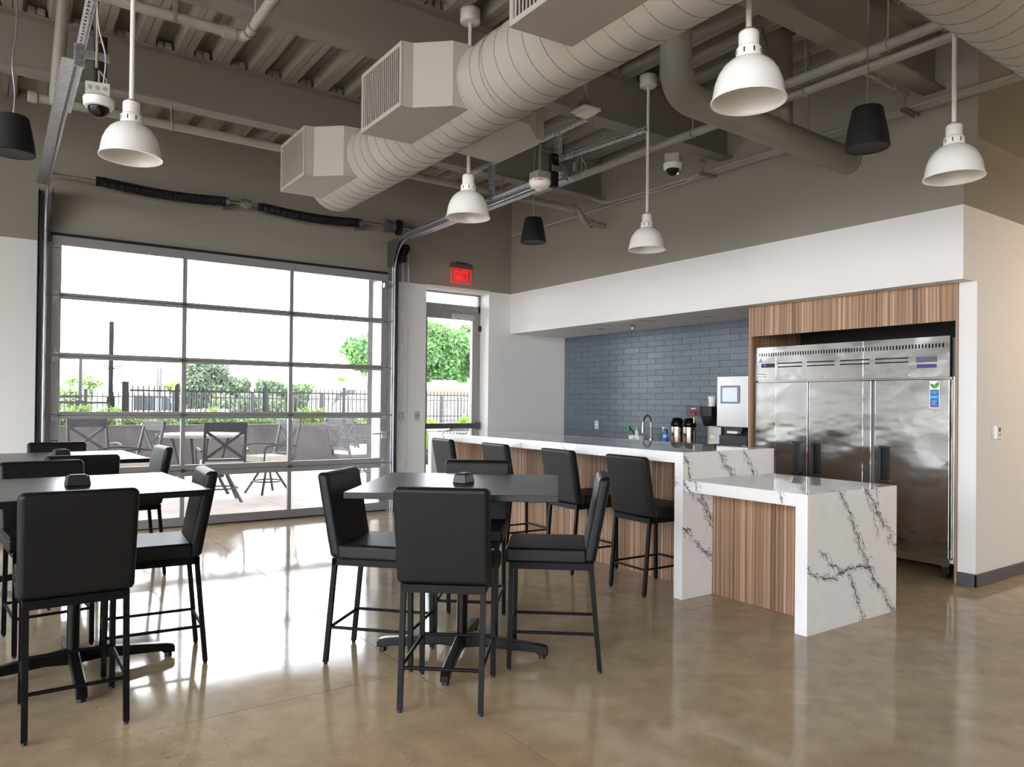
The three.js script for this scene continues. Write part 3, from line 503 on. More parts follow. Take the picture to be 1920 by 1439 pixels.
  part(d, 'spout_housing', rbox(6.62, 6.76, 0.205, 0.26, -5.34, -5.1, 0.01), M.darkPlastic); part(d, 'chute', rbox(6.615, 6.68, 0.18, 0.208, -5.3, -5.16, 0.006), M.foam);
  part(d, 'drip_box', rbox(6.6, 6.73, 0.02, 0.165, -5.395, -5.02, 0.01), M.darkPlastic); part(d, 'drip_tray', rbox(6.56, 6.72, 0.0, 0.03, -5.38, -5.04, 0.004), M.galvDark); part(d, 'badge', box(6.598, 6.6, 0.045, 0.056, -5.085, -5.03), M.foam);
  // wall outlets and thermostat
  const o1 = thing('wall_outlet', 'white power outlet on the tiled kitchen wall', 'outlet', null, [7.168, 1.106, -8.067]); part(o1, 'plate', rbox(-0.006, 0.001, -0.06, 0.06, -0.037, 0.037, 0.003), M.whitePlastic); for (const y of [-0.03, 0.03]) part(o1, 'socket', rbox(-0.008, -0.005, y - 0.016, y + 0.016, -0.017, 0.017, 0.003), M.plate);
  for (const [n, l, x] of [['wall_switch', 'grey switch plate between chain and glass door', 4.637], ['blank_plate', 'grey blank plate behind the hanging chains', 4.40]]) { const s = thing(n, l, 'switch', null, [x, 1.225, ZB]); part(s, 'plate', rbox(-0.04, 0.04, -0.06, 0.06, 0.0, 0.007, 0.003), M.plate); if (n === 'wall_switch') for (const q of [-0.017, 0.017]) part(s, 'toggle', rbox(q - 0.008, q + 0.008, -0.022, 0.022, 0.006, 0.011, 0.002), M.greyPlastic); }
  const th = thing('thermostat', 'white thermostat on the cream wall right of the refrigerator', 'thermostat', null, [6.672, 1.214, -2.655]); part(th, 'wall_plate', rbox(-0.055, 0.055, -0.058, 0.058, 0, 0.006, 0.003), M.whitePlastic); const thb = part(th, 'body', rbox(-0.05, 0.02, -0.055, 0.055, 0.006, 0.032, 0.006), M.whitePlastic); part(thb, 'screen', box(-0.02, 0.012, 0.005, 0.04, 0.032, 0.033), M.darkPlastic); part(thb, 'button', box(-0.01, 0.008, -0.03, -0.01, 0.032, 0.034), M.greyPlastic);
}
console.log('furniture done');
// ================================================================ OVERHEAD SERVICES
// spiral ducts with side supply boxes
function spiral(len, R, pitch) {
  class Helix extends THREE.Curve { getPoint(t) { const a = t * len / pitch * Math.PI * 2; return V(R * Math.cos(a), R * Math.sin(a), t * len); } }
  return new THREE.TubeGeometry(new Helix(), Math.round(len / pitch * 36), 0.0028, 5);
}
{
  const d = thing('spiral_duct', 'large taupe spiral duct with supply boxes, hung under the beams', 'duct', null, [2.515, 3.388, 0]);
  const R = 0.25, z0 = -6.42, L = 7.6;
  part(d, 'duct_tube', new THREE.CylinderGeometry(R, R, L, 64, 1, false).rotateX(Math.PI / 2).translate(0, 0, z0 + L / 2), M.duct);
  part(d, 'spiral_seam', spiral(L - 0.02, R, 0.132).translate(0, 0, z0 + 0.01), M.seam);
  for (const z of [-5.2, -3.62, -6.38]) part(d, 'joint_collar', new THREE.CylinderGeometry(R + 0.004, R + 0.004, 0.05, 64, 1, true).rotateX(Math.PI / 2).translate(0, 0, z), M.duct);
  const plan = [[-0.10, -4.585], [-0.515, -4.62], [-0.515, -4.03], [-0.455, -4.02], [-0.275, -3.85], [-0.10, -3.83]];
  const shell = extrude(plan.map(([x, z]) => [x, -z]), 0.395).rotateX(-Math.PI / 2); // plan in x,-z, raised in y
  const frame = merge([box(-0.53, -0.513, 0, 0.028, -4.62, -4.03), box(-0.53, -0.513, 0.367, 0.395, -4.62, -4.03), box(-0.53, -0.513, 0.028, 0.367, -4.62, -4.592), box(-0.53, -0.513, 0.028, 0.367, -4.058, -4.03)]), dark = box(-0.5165, -0.5145, 0.02, 0.375, -4.61, -4.04);
  const fin = box(-0.522, -0.5175, 0.028, 0.367, -0.005, 0.005);
  for (const [dz, s] of [[-1.70, 1], [0, 1], [1.735, 1], [0.035, -1]]) {
    const fl = g => s < 0 ? mirrorX(g) : g, b = part(d, 'supply_box', fl(shell), M.duct); b.position.set(0, -0.188, dz);
    part(b, 'grille_frame', fl(frame), M.duct); part(b, 'grille_back', fl(dark), M.blackMatte);
    for (let i = 0; i < 19; i++) part(b, 'grille_fin', fl(fin), M.duct).position.z = -4.58 + i * 0.0283;
    part(d, 'saddle_flange', new THREE.CylinderGeometry(R + 0.0015, R + 0.0015, 0.84, 14, 1, true, s > 0 ? Math.PI * 1.5 - 1.06 : Math.PI * 0.5 - 1.06, 2.12).rotateX(Math.PI / 2).translate(0, 0, -4.215 + dz), M.duct);
  }
  for (const z of [-5.6, -3.2]) part(d, 'hanger_strap', bar(V(0.16, 0.18, z), V(0.16, 0.99, z), 0.025, 0.003), M.pipe);
  const e = thing('spiral_duct', 'taupe spiral duct crossing the top right corner', 'duct', null, [0, 3.45, -1.53]);
  part(e, 'duct_tube', new THREE.CylinderGeometry(0.28, 0.28, 6.9, 64).rotateZ(Math.PI / 2).translate(6.23, 0, 0), M.duct);
  part(e, 'spiral_seam', spiral(6.88, 0.28, 0.142).rotateY(Math.PI / 2).translate(2.79, 0, 0), M.seam);
  for (const x of [3.5, 7.2]) part(e, 'hanger_strap', [bar(V(x, 0, -0.28), V(x, 0.93, -0.28), 0.025, 0.003), bar(V(x, 0, 0.28), V(x, 0.93, 0.28), 0.025, 0.003)], M.pipe);
}
// pendants
{
  const rodTop = 1.48; let p0 = null;
  const sh = [[0.056, 0.195], [0.085, 0.182], [0.113, 0.158], [0.135, 0.124], [0.15, 0.084], [0.158, 0.04], [0.163, 0.008], [0.169, 0.002], [0.169, -0.004], [0.164, -0.004], [0.158, 0.008], [0.153, 0.04], [0.145, 0.082], [0.13, 0.12], [0.109, 0.152], [0.082, 0.176], [0.05, 0.188]];
  for (const [l, x, z] of [['white dome pendant lamp at left in front of the overhead door', 0.63, -4.77], ['white dome pendant lamp hanging below the spiral duct', 2.915, -4.76], ['white dome pendant lamp in front of the kitchen soffit', 4.81, -4.76], ['largest white dome pendant lamp, top centre right', 2.821, -2.154], ['white dome pendant lamp at right before the return wall', 4.758, -2.13]]) {
    if (p0) { copyThing(p0, l, [x, 2.81, z], 0); continue; }
    p0 = thing('pendant_lamp', l, 'lamp', 'white dome pendant lamps', [x, 2.81, z]);
    part(p0, 'shade', lathe(sh, 48), M.enamel);
    const nk = part(p0, 'socket_neck', lathe([[0, 0.19], [0.057, 0.19], [0.057, 0.238], [0.05, 0.248], [0.046, 0.252], [0.046, 0.312], [0.041, 0.32], [0.026, 0.322], [0.026, 0.332], [0, 0.332]], 32), M.enamel);
    for (let i = 0; i < 8; i++) { const a = i * Math.PI / 4 + 0.3; part(nk, 'vent_slot', rbox(-0.0035, 0.0035, 0.208, 0.232, 0.0545, 0.058, 0.003).rotateY(a), M.black); }
    part(p0, 'stem', rod(V(0, 0.33, 0), V(0, rodTop, 0), 0.0135), M.enamel);
    part(p0, 'canopy', [lathe([[0, 1.47], [0.06, 1.47], [0.064, 1.476], [0.074, 1.478], [0.076, 1.485], [0.076, 1.572], [0, 1.572]], 32)], M.enamel);
  }
}
// hanging speakers
{
  let s0 = null;
  for (const [l, x, y, z, h] of [['black hanging speaker at the left edge under the deck', 0.08, 3.0, -5.81, 0.95], ['black hanging speaker above the exit sign corner', 4.40, 3.02, -5.93, 0.86], ['black hanging speaker at upper right near the conduits', 4.32, 2.98, -2.43, 0.9]]) {
    if (s0) { copyThing(s0, l, [x, y, z], 0); continue; }
    s0 = thing('pendant_speaker', l, 'speaker', 'black hanging speakers', [x, y, z]);
    part(s0, 'cabinet', lathe([[0, 0.245], [0.08, 0.245], [0.088, 0.236], [0.105, 0.15], [0.12, 0.07], [0.127, 0.01], [0.126, 0.0], [0.112, 0.002]], 40), M.speaker);
    part(s0, 'grille', lathe([[0.113, 0.003], [0.1, 0.006], [0, 0.008]], 32), M.speakerGrille);
    const c = part(s0, 'cable', new THREE.TubeGeometry(new THREE.CatmullRomCurve3([V(0, 0.24, 0), V(0.004, 0.4, 0), V(-0.012, 0.6, 0.004), V(0.006, 0.8, 0), V(0, 1.38, 0)]), 24, 0.0055, 6), M.galv); part(c, 'hook', [rod(V(0, 0.245, 0), V(0, 0.28, 0), 0.008)], M.galv);
  }
}
// dome cameras
{
  let c0 = null;
  for (const [l, x, y, z, s] of [['white dome camera in front of the left door track', 0.498, 3.16, -5.13, 1], ['white dome camera hung under the sprinkler pipe', 5.03, 3.53, -4.66, 1]]) {
    if (c0) { copyThing(c0, l, [x, y, z], 0.6); continue; }
    c0 = thing('dome_camera', l, 'camera', 'dome cameras', [x, y, z], -0.2);
    part(c0, 'junction_box', rbox(-0.065, 0.065, 0.075, 0.155, -0.065, 0.065, 0.003), M.plate);
    for (let i = -1; i < 2; i++) part(c0, 'knockout', rod(V(i * 0.04, 0.12, 0.064), V(i * 0.04, 0.12, 0.067), 0.013, 0.013, 14), M.greyPlastic);
    part(c0, 'housing', lathe([[0, 0.08], [0.083, 0.08], [0.086, 0.07], [0.082, 0.03], [0.075, 0.022], [0, 0.022]], 36), M.whitePlastic);
    const d = part(c0, 'dome', new THREE.SphereGeometry(0.06, 28, 14, 0, Math.PI * 2, Math.PI / 2, Math.PI / 2).translate(0, 0.022, 0), M.blackGloss); part(d, 'lens', [rod(V(0, -0.01, 0.045), V(0, -0.025, 0.06), 0.018, 0.018, 16)], M.steelBright);
    part(c0, 'hanger_rod', rod(V(0, 0.155, 0), V(0, 0.25, 0), 0.006), M.pipe);
    part(c0, 'data_cable', new THREE.TubeGeometry(new THREE.CatmullRomCurve3([V(0.03, 0.155, 0), V(0.04, 0.2, 0), V(0.015, 0.23, 0), V(0.01, 0.245, 0)]), 16, 0.004, 6), M.plate);
  }
  const hr = thing('conduit_drop', 'thin conduit and loose cable dropping to the left dome camera', 'conduit', null); part(hr, 'rod', rod(V(0.485, 3.425, -5.13), V(0.485, 4.38, -5.13), 0.008), M.pipe); part(hr, 'cable', new THREE.TubeGeometry(new THREE.CatmullRomCurve3([V(0.52, 3.32, -5.12), V(0.53, 3.5, -5.12), V(0.49, 3.66, -5.1), V(0.48, 3.9, -5.1), V(0.5, 4.1, -5.1), V(0.47, 4.38, -5.1)]), 40, 0.005, 6), M.plate);
}
// occupancy sensor and fire detector on poles
{
  const s = thing('occupancy_sensor', 'white square occupancy sensor on a short pole right of the duct', 'sensor', null, [3.36, 3.45, -3.93]);
  part(s, 'mount_box', new THREE.CylinderGeometry(0.058, 0.058, 0.05, 8).translate(0, 0.045, 0), M.greyPlastic); part(s, 'cover', (() => { const g = new RoundedBoxGeometry(0.165, 0.045, 0.165, 3, 0.018), p = g.attributes.position; for (let i = 0; i < p.count; i++) if (p.getY(i) < 0) { p.setX(i, p.getX(i) * 0.72); p.setZ(i, p.getZ(i) * 0.72); } g.computeVertexNormals(); return g; })(), M.whitePlastic);
  part(s, 'lens', new THREE.SphereGeometry(0.035, 24, 12, 0, Math.PI * 2, Math.PI / 2, Math.PI / 2).translate(0, -0.014, 0), M.clear); part(s, 'pole', rod(V(0, 0.06, 0), V(0, 0.93, 0), 0.016), M.pipe);
  const f = thing('fire_detector', 'white round detector marked FIRE in red on a pole', 'detector', null, [3.46, 3.115, -4.585]);
  part(f, 'junction_box', rbox(-0.06, 0.06, 0.035, 0.095, -0.06, 0.06, 0.004), M.greyPlastic); part(f, 'body', lathe([[0, 0.04], [0.07, 0.04], [0.084, 0.03], [0.084, 0.008], [0.07, -0.018], [0.04, -0.034], [0, -0.036]], 40), M.whitePlastic);
  part(f, 'sensing_cage', [lathe([[0.028, -0.034], [0.028, -0.05], [0, -0.058]], 20)], M.plate);
  const letters = []; 'FIRE'.split('').forEach((ch, i) => { const a = -1.02 + i * 0.2; letters.push(text(ch, 0.017, 0.002).translate(0, 0.019, 0.0845).rotateY(a)); }); part(f, 'fire_lettering', merge(letters), M.red); part(f, 'red_pull_tag', rbox(0.06, 0.08, -0.005, 0.012, 0.02, 0.03, 0.003), M.red);
  part(f, 'pole', rod(V(0, 0.09, 0), V(0, 1.265, 0), 0.014), M.pipe);
}
// ventilation pipe with elbow on the right wall, and its riser
{
  const p = thing('vent_pipe', 'thick taupe vent pipe bending down and into the right wall', 'pipe', null);
  part(p, 'elbow_run', pipe([V(3.94, 4.40, -3.63), V(3.94, 3.62, -3.63), V(6.16, 3.58, -3.63)], 0.112, 0.2, 28), M.bigpipe); part(p, 'wall_collar', rod(V(6.125, 3.58, -3.63), V(6.15, 3.58, -3.63), 0.12, 0.12, 28), M.bigpipe);
  part(p, 'riser', [rod(V(5.15, 4.40, -3.63), V(5.15, 3.62, -3.63), 0.095, 0.1, 24)], M.bigpipe);
  part(p, 'hanger', [rod(V(4.72, 3.68, -3.63), V(4.72, 4.38, -3.63), 0.006), rod(V(5.55, 3.68, -3.63), V(5.55, 4.38, -3.63), 0.006), rod(V(4.72, 3.69, -3.67), V(4.66, 3.66, -3.6), 0.005)], M.pipe);
}
// sprinkler and service pipes
const clampRing = (x, y, z, r, axis) => { const g = new THREE.TorusGeometry(r + 0.004, 0.006, 6, 18); if (axis === 'x') g.rotateY(Math.PI / 2); return g.translate(x, y, z); };
{
  const a = thing('sprinkler_main', 'long sprinkler pipe running from the right duct to the overhead door', 'pipe', null);
  part(a, 'pipe_run', pipe([V(5.0, 3.80, -0.9), V(5.0, 3.80, -6.70)], 0.036), M.pipe); for (const z of [-1.9, -3.3, -4.4, -5.9]) { part(a, 'hanger', [rod(V(5.0, 3.84, z), V(5.0, 4.38, z), 0.006), clampRing(5.0, 3.80, z, 0.036, 'z')], M.pipe); }
  const b = thing('service_pipe', 'second pipe lying beside the sprinkler main at upper right', 'pipe', null); part(b, 'pipe_run', pipe([V(4.87, 3.84, -0.9), V(4.87, 3.84, -3.5), V(4.87, 4.36, -3.62)], 0.034, 0.1), M.pipe); part(b, 'hanger', [rod(V(4.87, 3.86, -2.6), V(4.87, 4.38, -2.6), 0.006), clampRing(4.87, 3.84, -2.6, 0.034, 'z')], M.pipe);
  const c = thing('sprinkler_branch', 'sprinkler branch pipe below the last beam, elbowed into the right wall', 'pipe', null);
  part(c, 'pipe_run', pipe([V(0.22, 3.735, -6.79), V(5.72, 3.735, -6.79), V(5.80, 3.61, -6.8), V(6.16, 3.606, -6.81)], 0.036, 0.07), M.pipe);
  for (const x of [5.64, 5.9]) part(c, 'coupling', [rod(V(x - 0.03, x > 5.8 ? 3.607 : 3.735, -6.795), V(x + 0.03, x > 5.8 ? 3.607 : 3.735, -6.795), 0.048, 0.048, 18), box(x - 0.025, x + 0.025, (x > 5.8 ? 3.607 : 3.735) - 0.062, (x > 5.8 ? 3.607 : 3.735) + 0.062, -6.81, -6.78)], M.pipe);
  part(c, 'end_cap', lathe([[0, -0.03], [0.04, -0.03], [0.046, -0.02], [0.046, 0.03], [0.04, 0.04], [0, 0.04]], 18).rotateZ(Math.PI / 2).translate(0.22, 3.735, -6.79), M.pipe);
  for (const x of [1.2, 3.0, 4.6]) part(c, 'hanger', [clampRing(x, 3.735, -6.79, 0.036, 'x'), rod(V(x, 3.775, -6.79), V(x, 3.94, -6.8), 0.006)], M.pipe);
  part(c, 'riser', rod(V(0.36, 3.72, -6.79), V(0.39, 4.42, -6.42), 0.045, 0.045, 18), M.pipe);
  const d = thing('sprinkler_branch', 'pipe with a right-angle elbow below the second beam, top left', 'pipe', null);
  part(d, 'pipe_run', pipe([V(-0.8, 3.8, -4.985), V(1.328, 3.8, -4.985), V(1.328, 3.8, -0.6)], 0.033, 0.06), M.pipe); for (const z of [-4.9, -4.8]) part(d, 'coupling_ring', clampRing(1.328, 3.8, z, 0.033, 'z'), M.seam); part(d, 'coupling', rod(V(1.18, 3.8, -4.985), V(1.255, 3.8, -4.985), 0.04, 0.04, 16), M.pipe);
  part(d, 'strap', [bar(V(0.89, 3.765, -4.985), V(0.89, 3.95, -4.94), 0.022, 0.05)], M.seam); part(d, 'hanger', [rod(V(1.328, 3.83, -4.78), V(1.328, 4.38, -4.78), 0.005)], M.pipe);
  // conduits along the right wall
  const cg = 'conduits along the right wall';
  const runs = [['uppermost thin conduit of the bundle along the right wall', 6.11, 3.862, [V(6.11, 3.862, -0.8), V(6.11, 3.862, -6.3), V(6.08, 3.862, -6.75), V(5.9, 4.02, -7.0)]], ['longest thin conduit along the right wall, reaching the corner', 6.12, 3.83, [V(6.12, 3.83, -0.8), V(6.12, 3.83, -8.75)]], ['third conduit of the right wall bundle', 6.06, 3.825, [V(6.06, 3.825, -0.8), V(6.06, 3.825, -5.4)]], ['conduit of the right wall bundle farthest from the wall', 6.0, 3.825, [V(6.0, 3.825, -0.8), V(6.0, 3.825, -5.3)]]];
  for (const [l, , , pts] of runs) { const t = thing('conduit', l, 'conduit', cg); part(t, 'tube', pipe(pts, 0.0155, 0.1, 10), M.conduit); part(t, 'coupling', rod(V(pts[0].x, pts[0].y, -4.02), V(pts[0].x, pts[0].y, -3.96), 0.017), M.pipe); }
  let tr = null; for (const [l, z] of [['slotted strut hanger carrying conduits near the pendant at right', -3.04], ['slotted strut hanger carrying conduits by the hung dome camera', -5.1]]) { if (tr) { copyThing(tr, l, [0, 0, z], 0); continue; } tr = thing('strut_hanger', l, 'hanger', 'strut hangers on the right wall', [0, 0, z]);
    const sh = new THREE.Shape(); sh.moveTo(5.92, -0.02); sh.lineTo(6.15, -0.02); sh.lineTo(6.15, 0.02); sh.lineTo(5.92, 0.02); sh.closePath(); for (let i = 0; i < 4; i++) { const h = new THREE.Path(); h.absellipse(5.965 + i * 0.05, 0, 0.014, 0.008, 0, 7); sh.holes.push(h); }
    part(tr, 'strut', [new THREE.ExtrudeGeometry(sh, { depth: 0.003, bevelEnabled: false }).rotateX(Math.PI / 2).translate(0, 3.812, 0), box(5.92, 6.15, 3.785, 3.812, -0.02, -0.017), box(5.92, 6.15, 3.785, 3.812, 0.017, 0.02)], M.pipe); part(tr, 'threaded_rod', rod(V(5.95, 3.8, 0), V(5.95, 3.94, 0.0), 0.006), M.pipe); part(tr, 'beam_clamp', rbox(5.9, 6.0, 3.92, 3.945, -0.015, 0.015, 0.003), M.pipe); }
  const e = thing('conduit', 'short conduit clipped under the third beam near the right wall', 'conduit', cg); part(e, 'tube', pipe([V(5.25, 3.925, -3.03), V(5.95, 3.925, -3.03)], 0.014, 0.05, 10), M.pipe); for (const x of [5.5, 5.75]) part(e, 'clip', rbox(x, x + 0.03, 3.9, 3.94, -3.06, -3.0, 0.003), M.pipe);
}
// ---------------------------------------------------------------- overhead door hardware
{
  const side = (x, label, curve) => {
    const t = thing('door_track', label, 'door track', 'overhead door tracks'), o = x < 1 ? -1 : 1, zf = -8.72, yT = 3.50;
    const path = (r) => pipe([V(x, 0, zf), V(x, yT, zf), V(x - o * 0.0, yT + 0.02, -5.2)], r, 0.42, 10);
    const pts = [V(x, 0.0, zf)]; for (let i = 0; i <= 10; i++) { const a = i / 10 * Math.PI / 2; pts.push(V(x, yT - 0.4 + 0.4 * Math.sin(a), zf + 0.4 * (1 - Math.cos(a)))); } pts.push(V(x, yT + 0.02, -5.2));
    const web = [], lip1 = [], lip2 = []; for (let i = 1; i < pts.length; i++) { const d = pts[i].clone().sub(pts[i - 1]).normalize(), nrm = V(0, d.z, -d.y).multiplyScalar(0.032); web.push(bar(pts[i - 1].clone().addScaledVector(d, -0.004), pts[i], 0.004, 0.064, V(0, Math.abs(d.z) > 0.7 ? 1 : 0, Math.abs(d.z) > 0.7 ? 0 : 1))); lip1.push(rod(pts[i - 1].clone().add(nrm), pts[i].clone().add(nrm), 0.011, 0.011, 8)); lip2.push(rod(pts[i - 1].clone().sub(nrm), pts[i].clone().sub(nrm), 0.011, 0.011, 8)); }
    part(t, 'track_channel', merge([...web.map(g => g.translate(o * 0.012, 0, 0)), ...lip1, ...lip2]), M.galv);
    const xa = x + o * 0.045; part(t, 'wall_angle', [box(Math.min(x, xa) + o * 0.02, Math.max(x, xa) + o * 0.02, 0, 3.5, ZB + 0.002, ZB + 0.012), box(xa + o * 0.01, xa + o * 0.014, 0, 3.5, ZB, -8.70)], M.galvDark);
    part(t, 'bearing_plate', extrude([[-8.81, 3.16], [-8.66, 3.16], [-8.5, 3.46], [-8.5, 3.5], [-8.81, 3.5]].map(([z, y]) => [-z, y]), 0.004).rotateY(Math.PI / 2).translate(x - o * 0.05, 0, 0), M.galvDark);
    part(t, 'side_angle', [box(Math.min(x + o * 0.018, x + o * 0.095), Math.max(x + o * 0.018, x + o * 0.095), 3.468, 3.472, -8.4, -5.2), box(Math.min(x + o * 0.018, x + o * 0.022), Math.max(x + o * 0.018, x + o * 0.022), 3.468, 3.54, -8.4, -5.2)], M.galv);
    part(t, 'top_angle', [box(x - o * 0.0 + (o < 0 ? 0 : -0.04), x + (o < 0 ? 0.04 : 0), 3.535, 3.539, -6.4, -5.2), box(x - 0.002, x + 0.002, 3.50, 3.56, -8.0, -5.2)], M.galv);
    part(t, 'end_bracket', [rbox(Math.min(x, x - o * 0.16), Math.max(x, x - o * 0.16), 3.50, 3.55, -5.21, -5.2, 0.002), rbox(x - 0.03, x + 0.03, 3.44, 3.58, -5.23, -5.21, 0.003)], M.galv);
    const bp = part(t, 'bumper', rbox(Math.min(x - o * 0.08, x - o * 0.15), Math.max(x - o * 0.08, x - o * 0.15), 3.36, 3.66, -5.27, -5.21, 0.006), M.black); part(bp, 'red_cap', rod(V(x - o * 0.115, 3.62, -5.215), V(x - o * 0.115, 3.62, -5.2), 0.012, 0.012, 12), M.red);
    return t;
  };
  side(0.40, 'galvanised vertical and overhead door track at left'); side(4.225, 'curved galvanised door track beside the hanging chains');
  // slotted angle irons that carry the tracks
  const holes = (len) => { const sh = new THREE.Shape(); sh.moveTo(0, 0); sh.lineTo(len, 0); sh.lineTo(len, 0.05); sh.lineTo(0, 0.05); sh.closePath(); for (let z = 0.03; z < len - 0.03; z += 0.055) sh.holes.push(rect(z, z + 0.03, 0.02, 0.033)); return new THREE.ExtrudeGeometry(sh, { depth: 0.003, bevelEnabled: false }); };
  const angle = (name, label, a, b, roll = 0) => { const L = a.distanceTo(b), t = thing('slotted_angle', label, 'angle iron', 'slotted angle irons'); const g = merge([holes(L), holes(L).rotateX(Math.PI / 2).translate(0, 0.0, 0)]); g.rotateX(roll); const q = new THREE.Quaternion().setFromUnitVectors(V(1, 0, 0), b.clone().sub(a).normalize()); g.applyQuaternion(q).translate(a.x, a.y, a.z); part(t, 'perforated_leg', g, M.galv); return t; };
  angle('', 'long slotted angle iron above the right door track', V(4.22, 3.885, -6.96), V(4.22, 3.885, -4.9));
  angle('', 'long slotted angle iron above the left door track', V(0.495, 3.885, -6.7), V(0.465, 3.885, -4.0), Math.PI / 2);
  angle('', 'vertical slotted angle hanger near the bend of the right track', V(4.22, 3.52, -6.42), V(4.22, 3.90, -6.42));
  angle('', 'vertical slotted angle hanger at the end of the right track', V(4.22, 3.54, -5.31), V(4.22, 3.90, -5.31));
  angle('', 'slotted brace reaching forward from the right track end', V(4.20, 3.62, -5.3), V(4.34, 3.64, -4.3));
  angle('', 'slotted brace crossing the left door track at top left', V(0.40, 3.83, -5.13), V(0.05, 4.17, -5.13));
  const sens = thing('track_sensor', 'small grey and red sensor with looped wire at the right track end', 'sensor', null, [4.285, 3.52, -5.14]); part(sens, 'body', rbox(-0.02, 0.02, 0, 0.075, -0.015, 0.015, 0.004), M.greyPlastic); part(sens, 'red_face', box(0.02, 0.022, 0.02, 0.06, -0.01, 0.01), M.red); part(sens, 'wire', new THREE.TubeGeometry(new THREE.CatmullRomCurve3([V(0, 0.075, 0), V(0.03, 0.12, 0.02), V(0.09, 0.06, 0.03), V(0.06, -0.05, 0.03), V(0.0, -0.06, 0.0)]), 24, 0.003, 6), M.plate);
  // torsion shaft and springs
  const sy = 3.645, sz = -8.66;
  const sf = thing('torsion_shaft', 'steel torsion shaft above the overhead door with drum and centre coupling', 'shaft', null);
  part(sf, 'shaft', rod(V(0.33, sy, sz), V(4.72, sy + 0.02, sz), 0.0135), M.steelBright); part(sf, 'centre_coupling', [rod(V(2.27, sy + 0.01, sz), V(2.38, sy + 0.01, sz), 0.042, 0.042, 18), rod(V(2.3, sy + 0.01, sz), V(2.35, sy + 0.01, sz), 0.055, 0.055, 18)], M.galv);
  part(sf, 'cable_drum', [rod(V(4.09, sy + 0.02, sz), V(4.19, sy + 0.02, sz), 0.075, 0.075, 24), rod(V(4.08, sy + 0.02, sz), V(4.09, sy + 0.02, sz), 0.088, 0.088, 24)], M.galvDark); part(sf, 'chain_wheel', rod(V(4.24, sy + 0.02, sz), V(4.27, sy + 0.02, sz), 0.1, 0.1, 28), M.black);
  const coil = (x0, x1) => { class C extends THREE.Curve { getPoint(t) { const a = t * (x1 - x0) / 0.0185 * Math.PI * 2; return V(x0 + (x1 - x0) * t, sy - 0.03 * Math.sin(Math.PI * t) + 0.047 * Math.cos(a), sz + 0.047 * Math.sin(a)); } } return new THREE.TubeGeometry(new C(), Math.round((x1 - x0) / 0.0185 * 12), 0.0085, 4); };
  for (const [l, x0, x1] of [['long black torsion spring at left above the overhead door', 0.88, 2.1], ['long black torsion spring at right above the overhead door', 2.52, 3.7]]) { const t = thing('torsion_spring', l, 'spring', 'torsion springs'); part(t, 'coil', coil(x0, x1), M.black); part(t, 'winding_cone', [rod(V(x0 - 0.05, sy, sz), V(x0 + 0.01, sy, sz), 0.05, 0.045, 20)], M.blackMatte); part(t, 'stationary_cone', [rod(V(x1 - 0.01, sy, sz), V(x1 + 0.04, sy, sz), 0.045, 0.055, 20), box(x1 + 0.02, x1 + 0.03, sy - 0.06, sy + 0.05, ZB, sz + 0.03)], M.galvDark); }
  // chain hoist
  const ch = thing('chain_hoist', 'black chain hoist with two hanging galvanised chains beside the door', 'chain hoist', null);
  part(ch, 'gearbox', [rbox(4.29, 4.36, 3.22, 3.45, ZB, -8.62, 0.01), rbox(4.30, 4.42, 3.38, 3.43, -8.78, -8.64, 0.01)], M.black); part(ch, 'pocket_wheel', rod(V(4.365, 3.40, -8.7), V(4.40, 3.40, -8.7), 0.07, 0.07, 24), M.blackMatte);
  const link = new THREE.TorusGeometry(0.0125, 0.0045, 5, 10), chain = (x, z, y0, y1) => { const l = []; for (let y = y1, i = 0; y > y0; y -= 0.025, i++) { const g = link.clone().scale(0.85, 1.35, 1); if (i % 2) g.rotateY(Math.PI / 2); l.push(g.translate(x + 0.004 * Math.sin(y * 9), y, z)); } return mergeGeometries(l); };
  part(ch, 'chain', chain(4.335, -8.68, 0.28, 3.22), M.galv); part(ch, 'chain', chain(4.405, -8.66, 0.28, 3.38), M.galv); const bend = []; for (let i = 0; i <= 6; i++) { const a = Math.PI * i / 6; bend.push(link.clone().scale(0.85, 1.35, 1).rotateZ(a).translate(4.37 - 0.035 * Math.cos(a), 0.28 - 0.035 * Math.sin(a), -8.67)); } part(ch, 'chain', mergeGeometries(bend), M.galv);
}
// ---------------------------------------------------------------- exit sign
{
  const e = thing('exit_sign', 'red lit EXIT sign above the glass door', 'sign', null, [5.285, 3.2, ZB]);
  part(e, 'housing', rbox(-0.165, 0.165, 0.065, 0.135, 0.0, 0.06, 0.006), M.aluDark);
  part(e, 'canopy', rbox(-0.09, 0.09, 0.13, 0.15, 0.0, 0.05, 0.006), M.black);
  part(e, 'acrylic_panel', box(-0.16, 0.16, -0.135, 0.066, 0.024, 0.03), M.clear);
  part(e, 'exit_lettering_glow', text('EXIT', 0.125, 0.003).scale(0.66, 1.12, 1).translate(0.005, -0.03, 0.031), M.exitRed);
  part(e, 'edge_glow', [box(-0.16, 0.16, -0.135, -0.131, 0.023, 0.031), box(-0.16, -0.157, -0.135, 0.066, 0.023, 0.031), box(0.157, 0.16, -0.135, 0.066, 0.023, 0.031), box(-0.16, 0.16, 0.058, 0.063, 0.023, 0.031)], M.exitRed);
  const l = new THREE.PointLight('#ff2030', 0.012, 0, 2); l.position.set(5.285, 3.16, ZB + 0.1); l.castShadow = true; scene.add(l);
}
